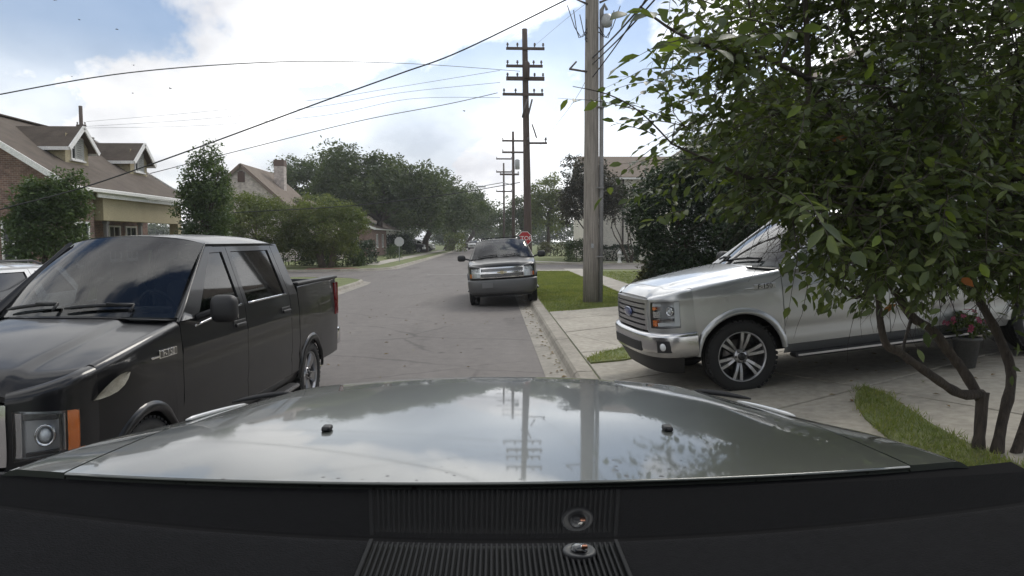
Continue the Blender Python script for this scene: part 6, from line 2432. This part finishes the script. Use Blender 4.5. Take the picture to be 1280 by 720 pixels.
# ------------------------------------------------------------------ leafy multi-stemmed tree by the driveway
L_near = leaf_mat('near_leaves', [(0.050, 0.070, 0.031), (0.082, 0.106, 0.045), (0.064, 0.086, 0.038), (0.11, 0.135, 0.055), (0.054, 0.075, 0.035)], 0.44, 0.38, 0.9)
L_orange = leaf_mat('orange_leaves', [(0.20, 0.07, 0.025), (0.24, 0.10, 0.035)], 0.35, 0.5, 0.9)
L_yellow = leaf_mat('yellow_green_leaves', [(0.20, 0.24, 0.045), (0.15, 0.21, 0.04)], 0.4, 0.45, 0.9)
M_bark3 = mat('near_bark', (0.078, 0.062, 0.049), 0.9, base2=(0.034, 0.028, 0.024), vscale=9, stretch=(3, 3, 0.5), bump=1.0, bscale=22)
base_t = Vector((3.72, 5.2, gz(3.72, 5.2) + 0.04))
FT = empty('leafy_tree', base_t)
tag(FT, 'dense leafy multi-stemmed tree overhanging the driveway in front of the silver pickup', 'tree')
rt_ = random.Random(77)


def pl(pts):
    return [at(x, y, Y) for x, y, Y in pts]


stems = [
    (pl([(1219, 586, 5.1), (1224, 545, 5.12), (1228, 490, 5.15)]), [0.062, 0.050, 0.048]),
    (pl([(1228, 492, 5.15), (1200, 492, 5.1), (1165, 470, 5.0), (1125, 441, 4.9), (1108, 431, 4.85), (1100, 400, 4.85), (1097, 355, 4.85), (1088, 290, 4.9), (1070, 220, 4.9)]), [0.044, 0.042, 0.036, 0.033, 0.033, 0.027, 0.024, 0.018, 0.010]),
    (pl([(1226, 500, 5.15), (1205, 465, 5.2), (1186, 440, 5.2), (1165, 412, 5.2), (1140, 396, 5.2), (1118, 362, 5.15), (1095, 320, 5.1), (1060, 262, 5.0), (1018, 170, 4.9), (1010, 80, 4.9), (1004, -60, 4.9)]), [0.045, 0.043, 0.04, 0.038, 0.037, 0.034, 0.031, 0.028, 0.025, 0.022, 0.016]),
    (pl([(1242, 588, 5.05), (1252, 530, 5.1), (1264, 470, 5.2), (1248, 420, 5.3), (1222, 370, 5.3), (1200, 310, 5.3), (1182, 210, 5.3), (1172, 90, 5.3), (1165, -80, 5.3)]), [0.058, 0.048, 0.042, 0.04, 0.037, 0.033, 0.028, 0.024, 0.016]),
    (pl([(1262, 590, 5.0), (1285, 520, 5.1), (1310, 440, 5.3), (1325, 330, 5.4), (1330, 160, 5.5), (1322, -80, 5.5)]), [0.055, 0.046, 0.04, 0.034, 0.028, 0.018]),
    (pl([(1060, 262, 5.0), (1015, 243, 4.8), (945, 226, 4.5), (885, 200, 4.3), (840, 180, 4.2)]), [0.022, 0.020, 0.016, 0.011, 0.006]),
    (pl([(1012, 100, 4.9), (960, 74, 4.6), (900, 62, 4.3), (845, 40, 4.1), (800, 8, 4.0)]), [0.020, 0.018, 0.014, 0.010, 0.006]),
    (pl([(1097, 355, 4.85), (1070, 372, 4.7), (1050, 352, 4.6), (1020, 330, 4.5)]), [0.018, 0.014, 0.010, 0.005]),
    (pl([(1182, 210, 5.3), (1130, 150, 5.1), (1085, 90, 5.0), (1050, 10, 4.9)]), [0.024, 0.02, 0.016, 0.01]),
    (pl([(1200, 310, 5.3), (1235, 260, 5.0), (1262, 190, 4.8), (1275, 90, 4.7)]), [0.026, 0.022, 0.018, 0.01]),
    (pl([(1140, 396, 5.2), (1128, 440, 4.95), (1135, 455, 4.9)]), [0.016, 0.012, 0.006]),
    (pl([(840, 180, 4.2), (800, 140, 4.1), (760, 118, 4.05), (716, 108, 4.0)]), [0.006, 0.005, 0.004, 0.002]),
]
skel = []
for k, (P, rad) in enumerate(stems):
    out, ro = [], []
    for i in range(len(P) - 1):
        p0, p1_, p2, p3 = P[max(i - 1, 0)], P[i], P[i + 1], P[min(i + 2, len(P) - 1)]
        for q in range(4):
            t = q / 4
            out.append(0.5 * ((2 * p1_) + (p2 - p0) * t + (2 * p0 - 5 * p1_ + 4 * p2 - p3) * t * t + (3 * p1_ - p0 - 3 * p2 + p3) * t ** 3))
            ro.append((rad[i] + (rad[i + 1] - rad[i]) * t) * rt_.uniform(0.76, 0.96))
    out.append(P[-1])
    ro.append(rad[-1])
    b = MB()
    b.tube([p - base_t for p in out], ro, 9)
    b.build('trunk' if k in (0, 3, 4) else 'limb', M_bark3, FT)
    skel += [(p, r_) for p, r_ in zip(out, ro) if p.z > 1.75]
skp = np.array([tuple(p) for p, _ in skel])
lobes = [((4.9, 5.5, 4.0), (3.1, 1.9, 2.3), 1.0), ((2.35, 4.75, 3.1), (1.30, 0.95, 1.0), 1.0), ((4.6, 4.7, 2.35), (1.7, 0.9, 0.85), 0.9), ((2.75, 4.55, 2.3), (0.85, 0.6, 0.55), 0.6),
         ((1.75, 4.5, 2.55), (0.75, 0.6, 0.55), 0.45), ((2.6, 4.4, 2.1), (1.0, 0.6, 0.5), 2.2), ((3.7, 4.6, 1.95), (1.3, 0.7, 0.5), 1.6), ((3.6, 5.2, 4.6), (2.2, 1.4, 1.6), 0.6), ((5.3, 4.2, 3.2), (1.3, 1.0, 1.5), 1.3), ((5.0, 5.0, 1.9), (1.3, 0.8, 0.6), 0.9), ((5.6, 5.2, 4.0), (1.8, 1.5, 1.6), 1.2)]
inv2 = t2.matrix_world.inverted()
rgn = np.random.default_rng(4242)


def blocked(p):
    q = inv2 @ Vector(p)
    if -5.2 < q.x < 1.15 and abs(q.y) < 1.25 and q.z < 2.1:
        return True
    s = px_of(p)
    if s is None or p[1] < 2.4 or p[0] < 0.35:
        return True
    return False


# branches reaching into the crown, then leafy twigs on them
branch = MB()
bpts = []
wt = np.array([r[0] * r[1] * r[2] * k for _, r, k in lobes]) ** 0.75
wt /= wt.sum()


def in_lobes():
    while True:
        c, r, _ = lobes[int(rgn.choice(len(lobes), p=wt))]
        d = rgn.normal(0, 1, 3)
        d /= np.linalg.norm(d)
        p = np.array(c) + d * np.array(r) * rgn.uniform(0.15, 1.0) ** 0.45
        s = px_of(p)
        if s is None or blocked(p):
            continue
        # keep to what the street shows, with a little beyond the picture
        if s[0] > 1420 or s[1] < -170 or s[0] < 770:
            continue
        # the lower left of the crown stays open above the pickup and the sky shows through at the top left
        if (s[1] > 352 and s[0] < 1150) or s[1] > 465 or (s[0] < 985 and s[1] > 268):
            continue
        # bare pockets where limbs and what is behind show through
        if math.sin(p[0] * 3.1 + 1.0) * math.sin(p[1] * 2.6) * math.sin(p[2] * 3.3 + 0.7) > 0.42 and rgn.uniform() < 0.8:
            continue
        if s[0] < 905 and 10 < s[1] < 92 and rgn.uniform() < 0.93:
            continue
        if s[0] < 800 and s[1] < 100:
            continue
        if 905 < s[0] < 960 and s[1] < 35 and rgn.uniform() < 0.8:
            continue
        return p


for k in range(210):
    tip = in_lobes()
    dd = np.linalg.norm(skp - tip, axis=1)
    j = int(np.argsort(dd)[int(rgn.integers(0, 4))])
    a, r0 = skel[j]
    tipv = Vector(tip)
    if (tipv - a).length > 2.6:
        continue
    mid = a.lerp(tipv, 0.5) + Vector(rgn.normal(0, 0.07, 3)) + Vector((0, 0, 0.06))
    P = [a, a.lerp(mid, 0.5), mid, mid.lerp(tipv, 0.5), tipv]
    if any(blocked(p) for p in P[1:]):
        continue
    rr = min(r0 * 0.6, 0.014)
    branch.tube([p - base_t for p in P], [rr, rr * 0.85, rr * 0.7, rr * 0.5, 0.003], 6)
    for t in (0.5, 0.65, 0.8, 1.0):
        bpts.append(a.lerp(mid, t * 2) if t < 0.5 else mid.lerp(tipv, t * 2 - 1))
bn = np.array([tuple(p) for p in bpts])

LP, LD, LS = [], [], []                                     # leaf base, direction, size


def leaf_on(p, d, s):
    LP.append(p)
    LD.append(d)
    LS.append(s)


def twig(a, d, ln, nl, size, jit=1.0, rad=0.0035):
    """a leafy shoot from a"""
    P = [Vector(a)]
    dv = Vector(d).normalized()
    n = 6
    for k in range(n):
        dv = (dv + Vector(rgn.normal(0, 0.13, 3)) * jit + Vector((0, 0, -0.05))).normalized()
        P.append(P[-1] + dv * ln / n)
    branch.tube([p - base_t for p in P], [rad * (1 - 0.8 * k / n) for k in range(n + 1)], 5, cap=False)
    for k in range(nl):
        t = (k + 0.7) / nl
        i = min(n - 1, int(t * n))
        p = P[i].lerp(P[i + 1], t * n - i)
        if blocked(p):
            continue
        tan = (P[i + 1] - P[i]).normalized()
        side = tan.cross(Vector((0, 0, 1)))
        if side.length < 0.1:
            side = Vector((1, 0, 0))
        side.normalize()
        sg = 1 if k % 2 else -1
        if k == nl - 1:
            dl = tan
        else:
            dl = (tan * 0.55 + side * sg * 0.8 + Vector((0, 0, -0.25)) + Vector(rgn.normal(0, 0.28, 3))).normalized()
        leaf_on(p, dl, size * rgn.uniform(0.65, 1.25))


for k in range(4000):
    tip = in_lobes()
    dd = np.linalg.norm(bn - tip, axis=1)
    a = Vector(bn[int(np.argmin(dd))]) if rgn.uniform() < 0.45 else Vector(tip)
    d = Vector(tip) - Vector((3.9, 5.3, 3.1))
    d = d.normalized() * 0.6 + Vector(rgn.normal(0, 0.5, 3)) + Vector((0, -0.1, 0.0))
    twig(a, d, rgn.uniform(0.3, 0.7), int(rgn.integers(7, 14)), rgn.uniform(0.06, 0.10))
# shoots that stand out in the picture: the one crossing the pole, the bright tip above the pickup, big leaves near the lens
def shoot(x, y, Y, x2, y2, Y2, nl, size):
    a, c = at(x, y, Y), at(x2, y2, Y2)
    twig(a, c - a, (c - a).length, nl, size, 0.35)


shoot(838, 150, 4.2, 760, 116, 4.05, 10, 0.085)
shoot(800, 138, 4.1, 700, 112, 4.0, 11, 0.085)
shoot(820, 170, 4.15, 770, 140, 4.05, 9, 0.08)
shoot(850, 230, 4.3, 780, 235, 4.1, 11, 0.08)
shoot(860, 262, 4.3, 800, 270, 4.2, 10, 0.08)
shoot(870, 200, 4.3, 782, 196, 4.1, 12, 0.08)
shoot(950, 228, 4.3, 1080, 262, 2.9, 15, 0.11)
shoot(1000, 240, 3.2, 1055, 268, 2.75, 9, 0.12)
shoot(1040, 290, 4.4, 1010, 350, 4.2, 9, 0.09)
shoot(1060, 310, 4.4, 1030, 385, 4.2, 9, 0.085)
shoot(870, 46, 3.4, 790, 14, 3.0, 9, 0.13)
shoot(900, 60, 3.3, 850, 60, 2.9, 7, 0.125)
shoot(830, 20, 3.2, 770, -10, 3.0, 7, 0.12)
shoot(960, 30, 3.6, 860, 0, 3.3, 11, 0.12)
shoot(1010, 40, 3.6, 930, 30, 3.2, 9, 0.12)
shoot(1120, 300, 4.0, 1100, 360, 3.8, 9, 0.10)
shoot(1180, 330, 4.2, 1160, 395, 4.0, 8, 0.09)
branch.build('twigs', M_bark3, FT)['kind'] = 'stuff'

for q in ((1190, 300, 4.6, 1175, 380, 4.4), (1225, 320, 4.6, 1240, 400, 4.4), (1265, 330, 4.7, 1278, 430, 4.5), (1270, 360, 4.8, 1262, 470, 4.6), (1150, 300, 4.5, 1140, 372, 4.3), (1085, 330, 4.5, 1070, 398, 4.3), (1040, 300, 4.3, 1000, 338, 4.1),
          (1280, 380, 5.0, 1300, 480, 4.9), (1250, 300, 4.2, 1280, 350, 4.0), (1215, 310, 4.3, 1195, 372, 4.2)):
    shoot(*q, 10, 0.085)
LP = np.array([tuple(p) for p in LP])
LD = np.array([tuple(p) for p in LD])
LS = np.array(LS)
upv = rgn.normal(0, 0.55, LP.shape)
upv[:, 2] += 1.0
side = np.cross(LD, upv)
side /= np.linalg.norm(side, axis=1)[:, None] + 1e-9
nor = np.cross(side, LD)
# ovate leaf: along, across, lift
TPL = np.array([(0, 0, 0), (0.28, 0.19, 0.045), (0.28, 0, 0.0), (0.28, -0.19, 0.045), (0.62, 0.20, 0.03), (0.62, 0, -0.015), (0.62, -0.20, 0.03), (1.0, 0, -0.09)])
TF = np.array([(0, 2, 1), (0, 3, 2), (1, 2, 5), (1, 5, 4), (2, 3, 6), (2, 6, 5), (4, 5, 7), (5, 6, 7)])
def kept(p):
    if blocked(p):
        return False
    s = px_of(p)
    return not ((845 < s[0] < 975 and s[1] > 283) or (s[0] <= 845 and s[1] > 300) or (1165 < s[0] < 1262 and 380 < s[1] < 470) or (s[0] < 1150 and s[1] > 400))


ok = np.array([kept(p + d * s) for p, d, s in zip(LP, LD, LS)])
LP, LD, LS, side, nor = LP[ok], LD[ok], LS[ok], side[ok], nor[ok]
scr = np.array([px_of(p) for p in LP])
face = np.abs(np.einsum('ij,ij->i', nor, (np.array(_C) - LP) / np.linalg.norm(np.array(_C) - LP, axis=1)[:, None]))
score = LS / scr[:, 2] * (0.3 + face)
score[(scr[:, 0] < 5) | (scr[:, 0] > 1275) | (scr[:, 1] < 5) | (scr[:, 1] > 500)] = 0
order = np.argsort(-score)
big = order[:300]
rest = order[300:]


def leaf_geo(idx):
    V = LP[idx][:, None, :] + LS[idx][:, None, None] * (TPL[None, :, 0:1] * LD[idx][:, None, :] + TPL[None, :, 1:2] * side[idx][:, None, :] + TPL[None, :, 2:3] * nor[idx][:, None, :])
    return V


V = leaf_geo(rest)
F = (np.arange(len(rest))[:, None, None] * 8 + TF[None]).reshape(-1, 3)
fo = obj_of('foliage', np_mesh('foliage', V.reshape(-1, 3) - np.array(base_t), F, [L_near], True), FT)
fo['kind'] = 'stuff'
lmesh = {}
for key, m_ in (('g', L_near), ('o', L_orange), ('y', L_yellow)):
    lmesh[key] = np_mesh('leaf', TPL, TF, [m_], True)
for n_, i in enumerate(big):
    key = 'g'
    q = rgn.uniform()
    if n_ > 40 and q < 0.035:
        key = 'o'
    elif q > 0.94:
        key = 'y'
    o = bpy.data.objects.new('leaf', lmesh[key])
    COL.objects.link(o)
    o.parent = FT
    M = Matrix((Vector(LD[i]), Vector(side[i]), Vector(nor[i]))).transposed().to_4x4() @ Matrix.Scale(float(LS[i]), 4)
    M.translation = Vector(LP[i]) - base_t
    o.matrix_local = M
print('leaves', len(LP))

# ------------------------------------------------------------------ flower pot by the pickup's rear wheel
fp = at(1208, 425, 7.7)
pz = gz(fp.x, fp.y) + 0.018
FP = empty('flower_pot', (fp.x, fp.y, pz))
FP.scale = (0.8, 0.8, 0.85)
tag(FP, 'grey pot of pink flowers on the driveway beside the leafy tree trunks', 'flower pot')
b = MB()
b.lathe([(0.0, 0.0), (0.12, 0.0), (0.17, 0.36), (0.19, 0.36), (0.19, 0.40), (0.165, 0.40), (0.155, 0.36), (0.0, 0.35)], 24)
b.build('pot', mat('pot_grey', (0.09, 0.09, 0.088), 0.7, var=0.2), FP)
C_, P_ = crown_points(rgn, (0, 0, 0.52), (0.30, 0.28, 0.20), 50, 12, 0.07, 0.4, -0.7)
Vp = leaf_arrays(P_, 0.07, rgn, 0.4, 0.5)
obj_of('foliage', np_mesh('foliage', Vp.reshape(-1, 3), np.arange(len(Vp) * 4).reshape(-1, 4), [L_near]), FP)
M_pink = leaf_mat('pink_petals', [(0.26, 0.04, 0.11), (0.34, 0.08, 0.17), (0.22, 0.03, 0.09)], 0.3, 0.6)
pm_ = MB()
for k in range(5):
    a = 2 * math.pi * k / 5
    c, s = math.cos(a), math.sin(a)
    pm_.add([(0, 0, 0), (0.02 * c - 0.012 * s, 0.02 * s + 0.012 * c, 0.008), (0.036 * c, 0.036 * s, 0.004), (0.02 * c + 0.012 * s, 0.02 * s - 0.012 * c, 0.008)], [[0, 1, 2, 3]])
fm = pm_.mesh('flower', M_pink)
for k in range(24):
    d = Vector(rgn.normal(0, 1, 3))
    d.z = abs(d.z) * 0.8
    if d.y > 0.4:
        d.y *= -1
    d.normalize()
    o = obj_of('flower', fm, FP)
    o.location = Vector((0, 0, 0.52)) + Vector((d.x * 0.34, d.y * 0.31, d.z * 0.24))
    o.rotation_euler = d.to_track_quat('Z', 'Y').to_euler()
    o.scale = (1.2,) * 3

# ------------------------------------------------------------------ a pale dry leaf stuck to the black pickup
bpy.context.view_layer.update()
dg = bpy.context.evaluated_depsgraph_get()
dr_ = ray(137, 482).normalized()
hit, hp_, hn, _, ho, _ = sc.ray_cast(dg, _C + dr_ * 1.6, dr_)
if hit:
    a1 = (at(160, 464, hp_.y) - at(114, 500, hp_.y))
    ln = a1.length
    if hn.dot(dr_) > 0:
        hn = -hn
    ax_ = a1 - dr_ * (a1.dot(hn) / dr_.dot(hn))
    ln = min(0.34, ax_.length)
    ax_.normalize()
    sd = hn.cross(ax_)
    b = MB()
    prof = [(0, 0.0), (0.12, 0.05), (0.3, 0.10), (0.5, 0.13), (0.7, 0.12), (0.88, 0.07), (1.0, 0.0)]
    vv, ff = [], []
    for t, h_ in prof:
        cu = 0.02 * math.sin(math.pi * t)
        p0 = hp_ + ax_ * (t - 0.5) * ln + hn * (0.012 + cu)
        vv += [p0 + sd * h_ * ln + hn * 0.012, p0, p0 - sd * h_ * ln + hn * 0.012]
    for k in range(len(prof) - 1):
        ff += [[3 * k, 3 * k + 1, 3 * k + 4, 3 * k + 3], [3 * k + 1, 3 * k + 2, 3 * k + 5, 3 * k + 4]]
    b.add([p - hp_ for p in vv], ff, 0, True)
    b.tube([hp_ * 0 + (-ax_ * 0.66 * ln) + hn * 0.008 + sd * 0.02, -ax_ * 0.5 * ln + hn * 0.012], 0.003, 5)
    lf = b.build('dry_leaf', mat('dry_leaf', (0.34, 0.32, 0.26), 0.7, base2=(0.22, 0.20, 0.15), vscale=14))
    lf.location = hp_
    tag(lf, 'large pale dry leaf stuck to the black pickup fender', 'leaf')

# ------------------------------------------------------------------ thin volume added to imitate the windshield's glare veil
b = MB()
b.box((0, 275, 8.0), (850, 740, 18.2))
hm = bpy.data.materials.new('glare_veil')
hm.use_nodes = True
t = hm.node_tree
t.nodes.remove(t.nodes['Principled BSDF'])
pv = t.nodes.new('ShaderNodeVolumePrincipled')
pv.inputs['Color'].default_value = (0.92, 0.95, 1.0, 1)
pv.inputs['Density'].default_value = 0.0005
pv.inputs['Anisotropy'].default_value = 0.3
t.links.new(pv.outputs[0], t.nodes['Material Output'].inputs['Volume'])
hz_o = b.build('glare_haze', hm)
tag(hz_o, 'thin pale volume added over the whole street to imitate windshield glare', 'glare_haze', kind='stuff')
